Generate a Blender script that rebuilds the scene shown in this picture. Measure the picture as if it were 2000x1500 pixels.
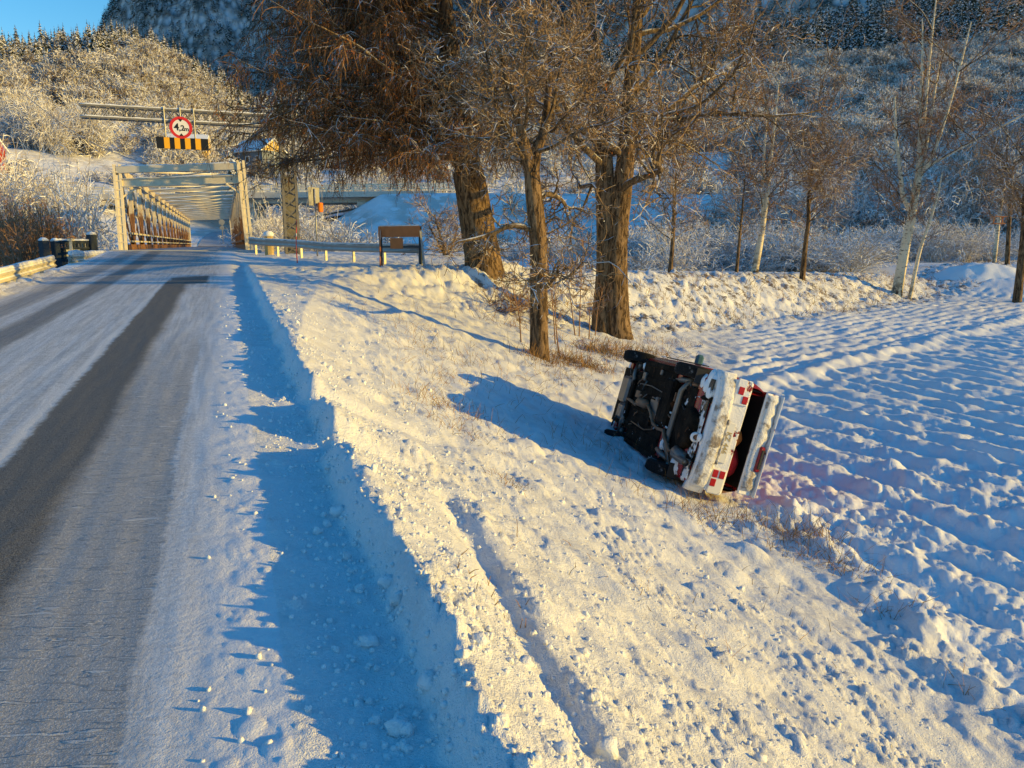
import bpy, bmesh, math, random
import numpy as np
from mathutils import Vector, Matrix

sc = bpy.context.scene
for o in list(bpy.data.objects):
    bpy.data.objects.remove(o)
COL = sc.collection
rad = math.radians

# ------------------------------------------------------------------ camera, sky, sun, exposure
EYE = 1.6
PITCH = rad(10.6)
cam_d = bpy.data.cameras.new('camera')
cam_d.sensor_width = 36.0
cam_d.lens = 36.0 * 1450.0 / 2000.0
cam_d.clip_start = 0.05
cam_d.clip_end = 9000.0
cam = bpy.data.objects.new('camera', cam_d)
cam.location = (0, 0, EYE)
cam.rotation_euler = (math.pi / 2 - PITCH, 0, 0)
COL.objects.link(cam)
sc.camera = cam

SUN_EL = rad(9.8)
SUN_AZ = rad(100.5)          # clockwise from +Y
world = bpy.data.worlds.new('World')
sc.world = world
world.use_nodes = True
wn = world.node_tree.nodes
wl = world.node_tree.links
for n in list(wn):
    wn.remove(n)
w_out = wn.new('ShaderNodeOutputWorld')
w_bg = wn.new('ShaderNodeBackground')
w_sky = wn.new('ShaderNodeTexSky')
w_sky.sky_type = 'NISHITA'
w_sky.sun_disc = False
w_sky.sun_elevation = SUN_EL
w_sky.sun_rotation = SUN_AZ
w_sky.air_density = 1.3
w_sky.dust_density = 0.15
w_sky.ozone_density = 4.0
w_hs = wn.new('ShaderNodeHueSaturation')
w_hs.inputs['Saturation'].default_value = 1.26
w_hs.inputs['Hue'].default_value = 0.503
w_hs.inputs['Value'].default_value = 1.0
w_bg.inputs['Strength'].default_value = 0.15
wl.new(w_sky.outputs[0], w_hs.inputs['Color'])
wl.new(w_hs.outputs[0], w_bg.inputs['Color'])
wl.new(w_bg.outputs[0], w_out.inputs['Surface'])

sun_d = bpy.data.lights.new('sun', 'SUN')
sun_d.energy = 3.4
sun_d.angle = rad(0.55)
sun_d.color = (1.0, 0.65, 0.11)
sun = bpy.data.objects.new('sun', sun_d)
SUN_DIR = Vector((math.cos(SUN_EL) * math.sin(SUN_AZ), math.cos(SUN_EL) * math.cos(SUN_AZ), math.sin(SUN_EL)))
sun.rotation_euler = SUN_DIR.to_track_quat('Z', 'Y').to_euler()
sun.location = (60, -20, 40)
COL.objects.link(sun)

vs = sc.view_settings
vs.view_transform = 'Standard'
vs.look = 'None'
vs.gamma = 1.0
vs.use_curve_mapping = False
vs.exposure = 0.80
sc.cycles.max_bounces = 6
sc.cycles.diffuse_bounces = 3
sc.cycles.transparent_max_bounces = 4
sc.cycles.use_denoising = True

# ------------------------------------------------------------------ numpy noise
_r = np.random.RandomState(7)
_PERM = np.concatenate([_r.permutation(256)] * 3).astype(np.int64)
_ANG = _r.rand(256) * 2 * np.pi
_GX, _GY = np.cos(_ANG), np.sin(_ANG)
_RND = [_r.rand(256) for _ in range(4)]

def _h(ix, iy, seed=0):
    return _PERM[(_PERM[(ix + seed * 17) & 255] + iy + seed * 31) & 255]

def perlin(x, y, seed=0):
    ix = np.floor(x).astype(np.int64); iy = np.floor(y).astype(np.int64)
    fx = x - ix; fy = y - iy
    u = fx * fx * fx * (fx * (fx * 6 - 15) + 10); v = fy * fy * fy * (fy * (fy * 6 - 15) + 10)
    def g(a, b):
        k = _h(ix + a, iy + b, seed)
        return _GX[k] * (fx - a) + _GY[k] * (fy - b)
    n0 = g(0, 0) * (1 - u) + g(1, 0) * u
    n1 = g(0, 1) * (1 - u) + g(1, 1) * u
    return (n0 * (1 - v) + n1 * v) * 1.45

def fbm(x, y, octv=4, seed=0, gain=0.5, lac=2.03):
    s = 0; a = 1.0; f = 1.0
    for k in range(octv):
        s = s + a * perlin(x * f + 13.7 * k, y * f - 7.3 * k, seed + k); a *= gain; f *= lac
    return s

def lumps(x, y, cell, seed=0, prob=1.0, rmin=0.25, rmax=0.6):
    """rounded clods: max over hemispheres scattered one per cell; height in units of the cell"""
    x = x / cell; y = y / cell
    ix = np.floor(x).astype(np.int64); iy = np.floor(y).astype(np.int64)
    out = np.zeros_like(x)
    for a in (-1, 0, 1):
        for b in (-1, 0, 1):
            k = _h(ix + a, iy + b, seed)
            cx = ix + a + 0.15 + 0.7 * _RND[0][k]; cy = iy + b + 0.15 + 0.7 * _RND[1][k]
            r = rmin + (rmax - rmin) * _RND[2][k] ** 1.5
            ok = _RND[3][k] < prob
            d2 = (x - cx) ** 2 + (y - cy) ** 2
            hgt = np.where(ok, np.sqrt(np.maximum(r * r - d2, 0)), 0)
            out = np.maximum(out, hgt)
    return out * cell

def sstep(a, b, x):
    t = np.clip((x - a) / (b - a), 0, 1)
    return t * t * (3 - 2 * t)

def lerp(a, b, f):
    return a + (b - a) * f

def smax(a, b, k):
    h = np.clip(0.5 + 0.5 * (a - b) / k, 0, 1)
    return b + (a - b) * h + k * h * (1 - h)

# ------------------------------------------------------------------ the lie of the land
TH = rad(20.8)
CT, SN = math.cos(TH), math.sin(TH)

def to_st(x, y):
    return -x * SN + y * CT, x * CT + y * SN

def to_xy(s, t):
    return -s * SN + t * CT, s * CT + t * SN

_ZR = np.array([[-400, -3.0], [-60, -1.2], [-10, -0.33], [0, 0.0], [34, 1.12], [38, 1.25], [40.5, 1.325], [42, 1.34], [46, 1.35], [50, 1.36], [900, 1.36]])

def zroad(s):
    return np.interp(s, _ZR[:, 0], _ZR[:, 1])

_TC = np.array([[-50, 0.70], [9, 0.70], [14, 1.3], [18, 2.0], [21, 3.0], [22.6, 4.6], [25.4, 9.0], [28, 10.8], [34, 12.0], [60, 14.0]])
_TF = np.array([[-60, 3.4], [-5, 3.5], [1.5, 4.9], [8, 7.1], [11.5, 8.2], [15, 11.4], [18.8, 14.8], [24.6, 19.3], [34, 24], [60, 26]])
FIELD_Z = -1.9
BX, BY, BE = 5.9, 28.0, (0.728, 0.686)

def to_pq(x, y):
    dx = x - BX; dy = y - BY
    return dx * BE[0] + dy * BE[1], dx * BE[1] - dy * BE[0]

_AZ = [-1.5, -0.69, -0.48, -0.33, 0.0, 0.5, 1.5]
_FR = {
    0: ([0, 60, 100, 150, 260, 400, 700, 1200, 3000], [-3, -3, -1, 6, 30, 55, 60, 60, 90]),
    1: ([0, 45, 60, 100, 125, 170, 250, 320, 400, 460, 540, 700, 1000, 3000], [-2.2, -2.2, -3, -2, 3, 14, 30, 49, 74, 86, 87, 66, 110, 130]),
    2: ([0, 45, 60, 100, 125, 170, 250, 320, 400, 460, 540, 700, 1000, 3000], [-2.2, -2.2, -3, -2, 3, 13, 30, 51, 81, 101, 105, 86, 130, 130]),
    3: ([0, 60, 95, 118, 130, 170, 250, 350, 500, 700, 1000, 3000], [-3, -4, -3, 0.6, 2.5, 10, 24, 42, 80, 108, 150, 160]),
    4: ([0, 60, 80, 100, 150, 250, 350, 500, 800, 3000], [-2.6, -3, -2.4, -0.5, 7, 25, 47, 95, 180, 250]),
    5: ([0, 55, 80, 110, 150, 250, 400, 600, 900, 3000], [-2.2, -2.6, -1.5, 1.5, 7, 22, 60, 125, 240, 330]),
    6: ([0, 55, 80, 110, 150, 250, 400, 600, 900, 3000], [-1.9, -1.9, -1, 2, 8, 16, 28, 50, 80, 90]),
}

def far_h(x, y):
    r = np.hypot(x, y)
    az = np.where(y > 1, x / np.maximum(y, 1), np.where(x > 0, 1.5, -1.5))
    az = np.clip(az, -1.5, 1.5)
    tabs = np.stack([np.interp(r, *_FR[k]) for k in range(7)])
    f = np.interp(az, _AZ, np.arange(7.0))
    i = np.clip(np.floor(f).astype(int), 0, 5); w = f - i; w = w * w * (3 - 2 * w)
    flat = tabs.reshape(7, -1); n = np.arange(flat.shape[1])
    a = flat[i.ravel(), n].reshape(r.shape); b = flat[(i + 1).ravel(), n].reshape(r.shape)
    z = a * (1 - w) + b * w
    back = sstep(0, -120, y)
    z = z * (1 - back) + (FIELD_Z + 0.02 * r) * back
    # roughness grows with distance
    z = z + fbm(x / 38, y / 38, 4, 3) * np.interp(r, [60, 110, 250, 600], [0, 0.8, 4.0, 9.0])
    # the far mountain, and ridges right of the valley raised to shade it
    m = 640 * sstep(-1010, -560, x + 60 * fbm(x / 260, y / 260, 3, 9)) * np.exp(-((y - 1650) / 420.0) ** 2) * (1 - sstep(900, 3200, x))
    m = m + 60 * fbm(x / 150, y / 150, 4, 12) * sstep(100, 500, m)
    rg = 950 * np.exp(-((y - 1080) / 360.0) ** 2) * sstep(-60, 380, x)
    z = np.maximum(z, smax(m, rg, 60) * sstep(650, 1050, r))
    # unseen wooded knoll, added right of the frame to shade the low fields
    z = z + 24 * np.exp(-((x - 98) / 22.0) ** 2 - ((y - 102) / 24.0) ** 2)
    # snowy terraces on the left hillside
    return z

OVP_A = (-85.0, 132.0); OVP_B = (-16.5, 136.0)      # axis of the motorway overpass

def terrain(x, y, detail=True):
    x = np.asarray(x, float); y = np.asarray(y, float)
    s, t = to_st(x, y); p, q = to_pq(x, y); r = np.hypot(x, y)
    base = far_h(x, y)
    # overpass approach embankments
    ax, ay = OVP_A; bx, by = OVP_B
    L = math.hypot(bx - ax, by - ay); ux, uy = (bx - ax) / L, (by - ay) / L
    al = (x - ax) * ux + (y - ay) * uy; ac = np.abs(-(x - ax) * uy + (y - ay) * ux)
    top = lerp(9.3, 10.3, np.clip(al / L, 0, 1))
    end_d = np.maximum(0, np.minimum(al - 6, L - 6 - al))
    emb = top - np.maximum(0, ac - 6.5) * 0.55 - end_d * 0.55
    emb = np.where((al < -70) | (al > L + 160), base, emb)
    base = smax(base, np.where(r > 80, emb, -99), 0.5)
    # low field on the right
    lowm = sstep(75, 55, r)
    field = np.full_like(x, FIELD_Z) + 0.06 * perlin(x / 7, y / 7, 21)
    z = lerp(base, np.where(q > -6, field, np.minimum(base, -2.2)), lowm)
    # road embankment, right flank
    zr = zroad(s)
    tc = np.interp(s, _TC[:, 0], _TC[:, 1]); tf = np.interp(s, _TF[:, 0], _TF[:, 1])
    u = (t - tc) / (tf - tc)
    zc = zr + 0.02 - 0.08 * sstep(20, 30, s)
    f = 1 - np.power(np.clip(1 - u, 0, 1), 1.6)
    vz = zc + (FIELD_Z - zc) * np.where(u > 1, 1, f) - np.maximum(u - 1, 0) * 3
    # left flank
    lf = zr - 0.2 - np.maximum(0, -5.6 - t) * 0.5
    A = np.where(t > tc, vz, np.where(t < -5.6, lf, zr + 0.04 * np.clip(t, -5.6, 0) * (1 - sstep(28, 40, s)) + 0.02 * sstep(0.55, 0.7, t) - 0.08 * sstep(20, 30, s) * sstep(0.3, 0.8, t)))
    A = np.where((t > 0.7) & (t <= tc), zc, A)
    A = A - sstep(40.5, 47, s) * 7 * (1 - sstep(80, 96, s))
    A = np.where(s > 60, -50, A)
    z = smax(z, A, 0.10)
    # the bank with the path along the back of the field
    bt = np.interp(p, [-20, 0, 50, 90], [0.55, 0.45, -0.95, -1.2])
    bf = lerp(bt, FIELD_Z - 0.1, sstep(-5.2, 0.4, q)) - np.maximum(0, q) * 1.0 - np.maximum(0, -q - 11) * 0.3
    bf = np.where(p < -22, -50, bf)
    z = smax(z, bf, 0.12)
    if not detail:
        return z
    near = sstep(60, 12, r)
    # --- road / shoulder / ploughed bank
    inside = (t < 0.95) & (t > -5.4)
    wob = 0.10 * perlin(s * 0.55, s * 0 + 3.1, 5) + 0.05 * perlin(s * 2.3, t * 1.2, 6) + 0.025 * perlin(s * 9, t * 6, 8)
    edge = 0.57 + 0.8 * wob
    gap = np.clip(np.exp(-((s - 6.75) / 0.30) ** 4) + np.exp(-((s - 5.35) / 0.28) ** 4), 0, 1)
    hb = (0.10 + 0.03 * perlin(s * 0.8, s * 0 + 9.1, 15) + 0.025 * perlin(s * 3.1, s * 0 + 1.7, 16)) * (1 - 0.9 * gap) * sstep(31, 24, s)
    wall = sstep(edge - 0.05, edge + 0.10, t)
    fall = 1 - 0.75 * sstep(edge + 0.08, edge + 0.9, t)
    side = np.where(t > -1, 1.0, 0.0) * sstep(8.5, 2.5, t)
    z = z + hb * wall * fall * side
    # shallow trough of the shoulder
    z = z - 0.05 * sstep(0.05, 0.45, t) * (1 - wall) * np.where(t > -1, 1, 0) * sstep(33, 28, s)
    rm = sstep(0.25, 0.0, t) * sstep(-5.0, -4.6, t)
    z = z + rm * (0.003 * perlin(s * 1.0, t * 9, 40) + 0.004 * perlin(s * 0.15, t * 3.2, 41)) * sstep(45, 38, s)
    # verge clods and drifts
    vm = sstep(edge, edge + 0.15, t) * np.where(t > 0.2, 1.0, 0.0) * sstep(46, 36, s)
    clod = 0.5 + 0.5 * np.clip(fbm(x / 1.1, y / 1.1, 3, 51) * 1.6, -1, 1)
    cl2 = 0.5 + 0.5 * np.clip(fbm(x / 0.7 + 5, y / 0.7, 2, 61) * 1.8, -1, 1)
    crest = np.exp(-((t - edge - 0.1) / 0.15) ** 2)
    big = np.clip(clod * 0.9 + crest * 0.5, 0, 1.2)
    far = sstep(40, 16, r)
    smooth_ = sstep(0.35, 0.65, 0.5 + 0.5 * fbm(s / 1.6, t / 0.45, 3, 77)) * (1 - crest)
    lumpy = (1 - 0.75 * smooth_) * (1 - 0.8 * gap * sstep(1.3, 0.9, t))
    z = z + vm * lumpy * ((0.42 + 0.25 * crest) * lumps(x, y, 0.13, 3, 0.34) * big + 0.85 * lumps(x + 3.3, y, 0.075, 5, 0.7) * (0.3 + 0.7 * cl2) * sstep(24, 9, r)
                  + 0.8 * lumps(x, y + 1.7, 0.038, 9, 0.8) * sstep(8, 3, r) * (0.3 + 0.7 * cl2))
    calm = 0.35 + 0.65 * sstep(1.3, 2.0, t)
    z = z + vm * calm * (0.04 * fbm(x / 0.55, y / 0.55, 3, 71) + 0.025 * fbm(s / 0.9, t / 0.28, 3, 73))
    z = z + vm * far * 0.35 * lumps(x + 9, y, 0.38, 13, 0.22) * clod
    # ruts the wheels cut down the verge
    tr1 = 1.06 + 0.10 * (s - 1.6) + 0.05 * perlin(s * 0.9, s * 0, 31)
    rut = np.exp(-((t - tr1) / 0.09) ** 2) * sstep(-1.5, 0.3, s) * sstep(5.8, 4.6, s)
    ridge = np.exp(-((t - tr1 - 0.20) / 0.10) ** 2) * sstep(-1.5, 0.3, s) * sstep(5.8, 4.6, s)
    z = z - rut * (0.10 + 0.03 * perlin(s * 4, t * 4, 32)) + ridge * 0.03
    for s0 in (5.35, 6.75):
        ln = s - s0 - 0.30 * (t - 0.5)
        z = z - 0.055 * np.exp(-(ln / 0.13) ** 2) * sstep(0.4, 0.7, t) * sstep(2.9, 1.6, t)
    # shoulder crumbs
    sm = sstep(-0.40, 0.15, t) * (1 - wall) * np.where(t > -1, 1.0, 0.0) * sstep(30, 10, r)
    z = z + sm * (0.24 * lumps(x, y, 0.045, 25, 0.25) + 0.28 * lumps(x + 1, y, 0.10, 27, 0.05) + 0.010 * fbm(x / 0.2, y / 0.2, 3, 28))
    # left roadside bank
    lb = (1 - 0.95 * sstep(28.5, 30.5, s)) * sstep(-4.55, -5.0, t + 0.15 * perlin(s * 0.8, s * 0, 44)) * sstep(-7.2, -5.6, t) * sstep(42, 36, s)
    z = z + lb * (0.06 + 0.08 * fbm(s * 0.9, t * 0.9, 3, 45) + 0.6 * lumps(x, y, 0.3, 46, 0.5))
    # field furrows under the snow
    fm = sstep(0.25, 1.4, t - tf + 0.9) * sstep(-0.5, 0.6, q) * sstep(70, 50, r) * np.where(t > 1, 1, 0)
    w1 = x * 0.906 + y * 0.423; l1 = -x * 0.423 + y * 0.906
    w1 = w1 + 0.16 * perlin(x / 1.6, y / 1.6, 81)
    head = sstep(7.8, 6.4, q + 0.5 * perlin(p / 4, p * 0, 82))
    am1 = 0.052 + 0.032 * perlin(x / 1.3, y / 1.3, 83)
    mod = 0.55 + 0.6 * sstep(-0.3, 0.5, fbm(x / 3.1, y / 3.1, 2, 186))
    f1 = am1 * mod * np.cos(w1 * 2 * np.pi / 0.92) + 0.042 * perlin(w1 / 0.30, l1 / 0.8, 84) + 0.020 * perlin(x / 0.24, y / 0.24, 85) + 0.025 * fbm(x / 0.1, y / 0.1, 2, 185) * sstep(25, 8, r)
    q2 = q + 0.28 * perlin(p / 1.9, q / 1.6, 86)
    f2 = 0.042 * mod * np.cos(q2 * 2 * np.pi / 0.72) + 0.045 * perlin(p / 0.8, q / 0.30, 87) + 0.022 * perlin(x / 0.3, y / 0.3, 88)
    edge_ridge = 0.16 * np.exp(-((q - 7.3 + 0.4 * perlin(p / 3, p * 0, 89)) / 0.35) ** 2)
    z = z + fm * (f1 * (1 - head) + f2 * head + edge_ridge + 0.05 * lumps(x, y, 0.8, 90, 0.2))
    # rough grass of the bank under snow
    bm = sstep(-5.9, -4.8, q) * sstep(1.2, -0.6, q) * sstep(-16, -6, p) * sstep(120, 60, p)
    z = z + bm * (0.40 * lumps(x, y, 0.55, 91, 0.5) + 0.55 * lumps(x, y, 0.26, 92, 0.6) + 0.10 * fbm(x / 0.7, y / 0.7, 4, 93) + 0.5 * lumps(x + 2, y, 0.14, 191, 0.5))
    # kicked-up snow behind the car and the hummocks at the foot of the verge
    kk = np.exp(-((x - 4.0) / 0.9) ** 2 - ((y - 9.2) / 1.3) ** 2)
    z = z + kk * (0.7 * lumps(x, y, 0.22, 94, 0.7) + 0.6 * lumps(x, y, 0.1, 95, 0.7))
    ft = np.exp(-((t - tf + 0.25) / 0.32) ** 2) * sstep(9.5, 7.5, s)
    z = z + ft * (0.06 + 0.16 * np.clip(fbm(s / 0.7, t / 0.7, 4, 96), -0.3, 1) + 0.35 * lumps(x, y, 0.22, 97, 0.6))
    return z

def ground(x, y):
    return float(terrain(np.array([x]), np.array([y]), True)[0])

def ray(px, py):
    """direction (per unit of forward depth) through a point of the 2000 x 1500 photograph"""
    a = (px - 1000) / 1450.0; b = (750 - py) / 1450.0
    return np.array([a, math.cos(PITCH) + b * math.sin(PITCH), -math.sin(PITCH) + b * math.cos(PITCH)])

def at(px, py, depth):
    d = ray(px, py) * depth
    return Vector((d[0], d[1], d[2] + EYE))

def hit(px, py, t0=2.0, t1=400.0):
    d = ray(px, py)
    T = np.exp(np.linspace(math.log(t0), math.log(t1), 6000))
    z = EYE + d[2] * T
    g = terrain(d[0] * T, d[1] * T, False)
    k = np.nonzero(z < g)[0]
    if not len(k):
        return None
    T = T[k[0]]
    return Vector((d[0] * T, d[1] * T, EYE + d[2] * T))

def on_ground(px, depth):
    """ground point at this bearing and distance"""
    a = (px - 1000) / 1450.0
    x, y = a * depth, depth * 1.015
    return Vector((x, y, ground(x, y)))

# ------------------------------------------------------------------ object helpers
def link(o, parent=None):
    COL.objects.link(o)
    if parent is not None:
        o.parent = parent
    return o

def tag(o, label=None, cat=None, group=None, kind=None):
    if label: o['label'] = label
    if cat: o['category'] = cat
    if group: o['group'] = group
    if kind: o['kind'] = kind
    return o

def empty(name, loc=(0, 0, 0), label=None, cat=None, group=None, rz=0.0):
    o = bpy.data.objects.new(name, None)
    o.location = loc
    o.rotation_euler = (0, 0, rz)
    o.empty_display_size = 0.3
    link(o)
    return tag(o, label, cat, group)

def mesh_np(name, V, quads=None, tris=None, mats=(), smooth=True, midx=None, attrs=None):
    me = bpy.data.meshes.new(name)
    V = np.asarray(V, np.float32)
    me.vertices.add(len(V)); me.vertices.foreach_set('co', V.ravel())
    loops = []; starts = []; n = 0
    if quads is not None and len(quads):
        q = np.asarray(quads, np.int32); loops.append(q.ravel()); starts.append(np.arange(len(q)) * 4); n = len(q) * 4
    if tris is not None and len(tris):
        t = np.asarray(tris, np.int32); loops.append(t.ravel()); starts.append(n + np.arange(len(t)) * 3)
    if loops:
        loops = np.concatenate(loops); starts = np.concatenate(starts).astype(np.int32)
        me.loops.add(len(loops)); me.loops.foreach_set('vertex_index', loops)
        me.polygons.add(len(starts)); me.polygons.foreach_set('loop_start', starts)
        if midx is not None:
            me.polygons.foreach_set('material_index', np.asarray(midx, np.int32))
    for m in mats:
        me.materials.append(m)
    if attrs:
        for k, a in attrs.items():
            a = np.asarray(a, np.float32)
            if a.ndim == 1:
                at_ = me.attributes.new(k, 'FLOAT', 'POINT'); at_.data.foreach_set('value', a)
            else:
                at_ = me.attributes.new(k, 'FLOAT_VECTOR', 'POINT'); at_.data.foreach_set('vector', a.ravel())
    me.update(calc_edges=True)
    me.polygons.foreach_set('use_smooth', np.full(len(me.polygons), bool(smooth)))
    return me

def obj_np(name, parent=None, **k):
    return link(bpy.data.objects.new(name, mesh_np(name, **k)), parent)

class MB:
    """collects shapes and links them as one mesh object"""
    def __init__(self):
        self.V = []; self.Q = []; self.T = []; self.n = 0
    def add(self, V, Q=(), T=()):
        V = np.asarray(V, float); self.V.append(V)
        if len(Q): self.Q.append(np.asarray(Q) + self.n)
        if len(T): self.T.append(np.asarray(T) + self.n)
        self.n += len(V); return self
    def box(self, c, d, M=None, bev=0.0):
        c = np.asarray(c, float); h = np.asarray(d, float) / 2
        if bev <= 0:
            V = np.array([[x, y, z] for x in (-1, 1) for y in (-1, 1) for z in (-1, 1)], float) * h
            Q = [[0, 1, 3, 2], [4, 6, 7, 5], [0, 4, 5, 1], [2, 3, 7, 6], [0, 2, 6, 4], [1, 5, 7, 3]]
            T = []
        else:
            b = min(bev, h.min() * 0.9); vs_ = []
            idx = {}
            for x in (-1, 1):
                for y in (-1, 1):
                    for z in (-1, 1):
                        s_ = np.array([x, y, z], float)
                        for a in range(3):
                            v = s_ * (h - b); v[a] = s_[a] * h[a]
                            idx[(x, y, z, a)] = len(vs_); vs_.append(v)
            V = np.array(vs_); Q = []; T = []
            for a in range(3):
                o_ = [k for k in range(3) if k != a]
                for sg in (-1, 1):
                    f = []
                    for (p_, q_) in ((-1, -1), (1, -1), (1, 1), (-1, 1)):
                        k = [0, 0, 0]; k[a] = sg; k[o_[0]] = p_; k[o_[1]] = q_; f.append(idx[(*k, a)])
                    Q.append(f)
            for a in range(3):                       # edges along axis a
                o_ = [k for k in range(3) if k != a]
                for p_ in (-1, 1):
                    for q_ in (-1, 1):
                        k0 = [0, 0, 0]; k0[o_[0]] = p_; k0[o_[1]] = q_
                        k0[a] = -1; k1 = list(k0); k1[a] = 1
                        Q.append([idx[(*k0, o_[0])], idx[(*k0, o_[1])], idx[(*k1, o_[1])], idx[(*k1, o_[0])]])
            for x in (-1, 1):
                for y in (-1, 1):
                    for z in (-1, 1):
                        T.append([idx[(x, y, z, 0)], idx[(x, y, z, 1)], idx[(x, y, z, 2)]])
        if M is not None:
            V = V @ np.asarray(M, float).T
        return self.add(V + c, Q, T)
    def bar(self, a, b, w, d, up=(0, 0, 1)):
        """rectangular bar from a to b; w across, d along up"""
        a = np.asarray(a, float); b = np.asarray(b, float); ax = b - a; L = np.linalg.norm(ax); ax = ax / L
        u = np.asarray(up, float); sd = np.cross(ax, u)
        if np.linalg.norm(sd) < 1e-5: sd = np.cross(ax, (1, 0, 0))
        sd /= np.linalg.norm(sd); u = np.cross(sd, ax)
        M = np.stack([ax, sd, u], 1)
        return self.box((a + b) / 2, (L, w, d), M)
    def tube(self, pts, r, n=8, cap=True):
        pts = np.asarray(pts, float); K = len(pts); r = np.broadcast_to(np.asarray(r, float), (K,))
        T = np.gradient(pts, axis=0); T /= np.linalg.norm(T, axis=1)[:, None] + 1e-9
        ref = np.array([0.31, 0.52, 0.79]) if abs(np.dot(T[0], (0.31, 0.52, 0.79))) < 0.9 else np.array([0.9, -0.3, 0.1])
        A = np.cross(T, ref); A /= np.linalg.norm(A, axis=1)[:, None] + 1e-9; B = np.cross(T, A)
        an = np.arange(n) / n * 2 * np.pi
        V = pts[:, None] + r[:, None, None] * (A[:, None] * np.cos(an)[None, :, None] + B[:, None] * np.sin(an)[None, :, None])
        V = V.reshape(-1, 3); Q = []
        i = np.arange(n); j = (i + 1) % n
        for k in range(K - 1):
            Q.append(np.stack([k * n + i, k * n + j, (k + 1) * n + j, (k + 1) * n + i], 1))
        Tt = []
        Q = np.concatenate(Q)
        if cap:
            V = np.concatenate([V, pts[:1], pts[-1:]]); c0 = K * n; c1 = c0 + 1
            Tt = np.concatenate([np.stack([np.full(n, c0), j, i], 1), np.stack([np.full(n, c1), (K - 1) * n + i, (K - 1) * n + j], 1)])
        return self.add(V, Q, Tt)
    def loft(self, rings, closed=True, cap=True):
        R = np.asarray(rings, float); K, n = R.shape[:2]; V = R.reshape(-1, 3); Q = []
        i = np.arange(n if closed else n - 1); j = (i + 1) % n
        for k in range(K - 1):
            Q.append(np.stack([k * n + i, k * n + j, (k + 1) * n + j, (k + 1) * n + i], 1))
        Q = np.concatenate(Q); T = []
        if cap:
            c0 = R[0].mean(0); c1 = R[-1].mean(0); V = np.concatenate([V, [c0, c1]]); a = K * n
            T = np.concatenate([np.stack([np.full(len(i), a), j, i], 1), np.stack([np.full(len(i), a + 1), (K - 1) * n + i, (K - 1) * n + j], 1)])
        return self.add(V, Q, T)
    def build(self, name, mat, parent=None, smooth=False, loc=None):
        V = np.concatenate(self.V)
        o = obj_np(name, parent, V=V, quads=np.concatenate(self.Q) if self.Q else None, tris=np.concatenate(self.T) if self.T else None,
                   mats=mat if isinstance(mat, (list, tuple)) else [mat], smooth=smooth)
        if loc is not None: o.location = loc
        return o

# ------------------------------------------------------------------ materials
class NT:
    def __init__(self, name):
        self.m = bpy.data.materials.new(name); self.m.use_nodes = True
        self.t = self.m.node_tree; self.n = self.t.nodes; self.l = self.t.links
        self.b = self.n['Principled BSDF']
    def node(self, typ, **k):
        n = self.n.new(typ)
        for a, v in k.items(): setattr(n, a, v)
        return n
    def put(self, sock, v):
        if hasattr(v, 'is_output'): self.l.new(v, sock)
        elif isinstance(v, (tuple, list)) and len(v) == 3 and sock.type == 'RGBA': sock.default_value = (*v, 1)
        else: sock.default_value = v
    def math(self, op, a, b=0.0, c=None, clamp=False):
        n = self.node('ShaderNodeMath', operation=op, use_clamp=clamp); self.put(n.inputs[0], a); self.put(n.inputs[1], b)
        if c is not None: self.put(n.inputs[2], c)
        return n.outputs[0]
    def step(self, a, b, x):
        n = self.node('ShaderNodeMapRange', interpolation_type='SMOOTHSTEP')
        self.put(n.inputs[0], x); n.inputs[1].default_value = a; n.inputs[2].default_value = b
        return n.outputs[0]
    def mix(self, f, a, b):
        n = self.node('ShaderNodeMix', data_type='RGBA'); self.put(n.inputs[0], f); self.put(n.inputs[6], a); self.put(n.inputs[7], b)
        return n.outputs[2]
    def coord(self, out='Object', scale=None):
        c = self.node('ShaderNodeTexCoord').outputs[out]
        if scale is None: return c
        v = self.node('ShaderNodeVectorMath', operation='MULTIPLY'); self.l.new(c, v.inputs[0]); v.inputs[1].default_value = scale
        return v.outputs[0]
    def world(self, scale=None):
        c = self.node('ShaderNodeNewGeometry').outputs['Position']
        if scale is None: return c
        v = self.node('ShaderNodeVectorMath', operation='MULTIPLY'); self.l.new(c, v.inputs[0]); v.inputs[1].default_value = scale
        return v.outputs[0]
    def attr(self, name, scale=None):
        c = self.node('ShaderNodeAttribute', attribute_name=name).outputs['Vector']
        if scale is None: return c
        v = self.node('ShaderNodeVectorMath', operation='MULTIPLY'); self.l.new(c, v.inputs[0]); v.inputs[1].default_value = scale
        return v.outputs[0]
    def noise(self, vec, scale, detail=3.0, rough=0.55, dist=0.0):
        n = self.node('ShaderNodeTexNoise'); self.l.new(vec, n.inputs['Vector']); n.inputs['Scale'].default_value = scale
        n.inputs['Detail'].default_value = detail; n.inputs['Roughness'].default_value = rough; n.inputs['Distortion'].default_value = dist
        return n.outputs['Fac']
    def nz(self):
        g = self.node('ShaderNodeNewGeometry'); s_ = self.node('ShaderNodeSeparateXYZ'); self.l.new(g.outputs['Normal'], s_.inputs[0])
        return s_.outputs[2]
    def sep(self, v):
        s_ = self.node('ShaderNodeSeparateXYZ'); self.l.new(v, s_.inputs[0]); return s_.outputs
    def bump(self, h, dist=0.01, strength=1.0):
        n = self.node('ShaderNodeBump'); self.l.new(h, n.inputs['Height']); n.inputs['Distance'].default_value = dist
        n.inputs['Strength'].default_value = strength; self.l.new(n.outputs[0], self.b.inputs['Normal']); return n
    def out(self, color, rough=0.6, metal=0.0, spec=0.3):
        self.put(self.b.inputs['Base Color'], color); self.put(self.b.inputs['Roughness'], rough)
        self.put(self.b.inputs['Metallic'], metal); self.b.inputs['Specular IOR Level'].default_value = spec
        return self.m

SNOWC = (0.83, 0.85, 0.88)
M = {}

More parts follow.
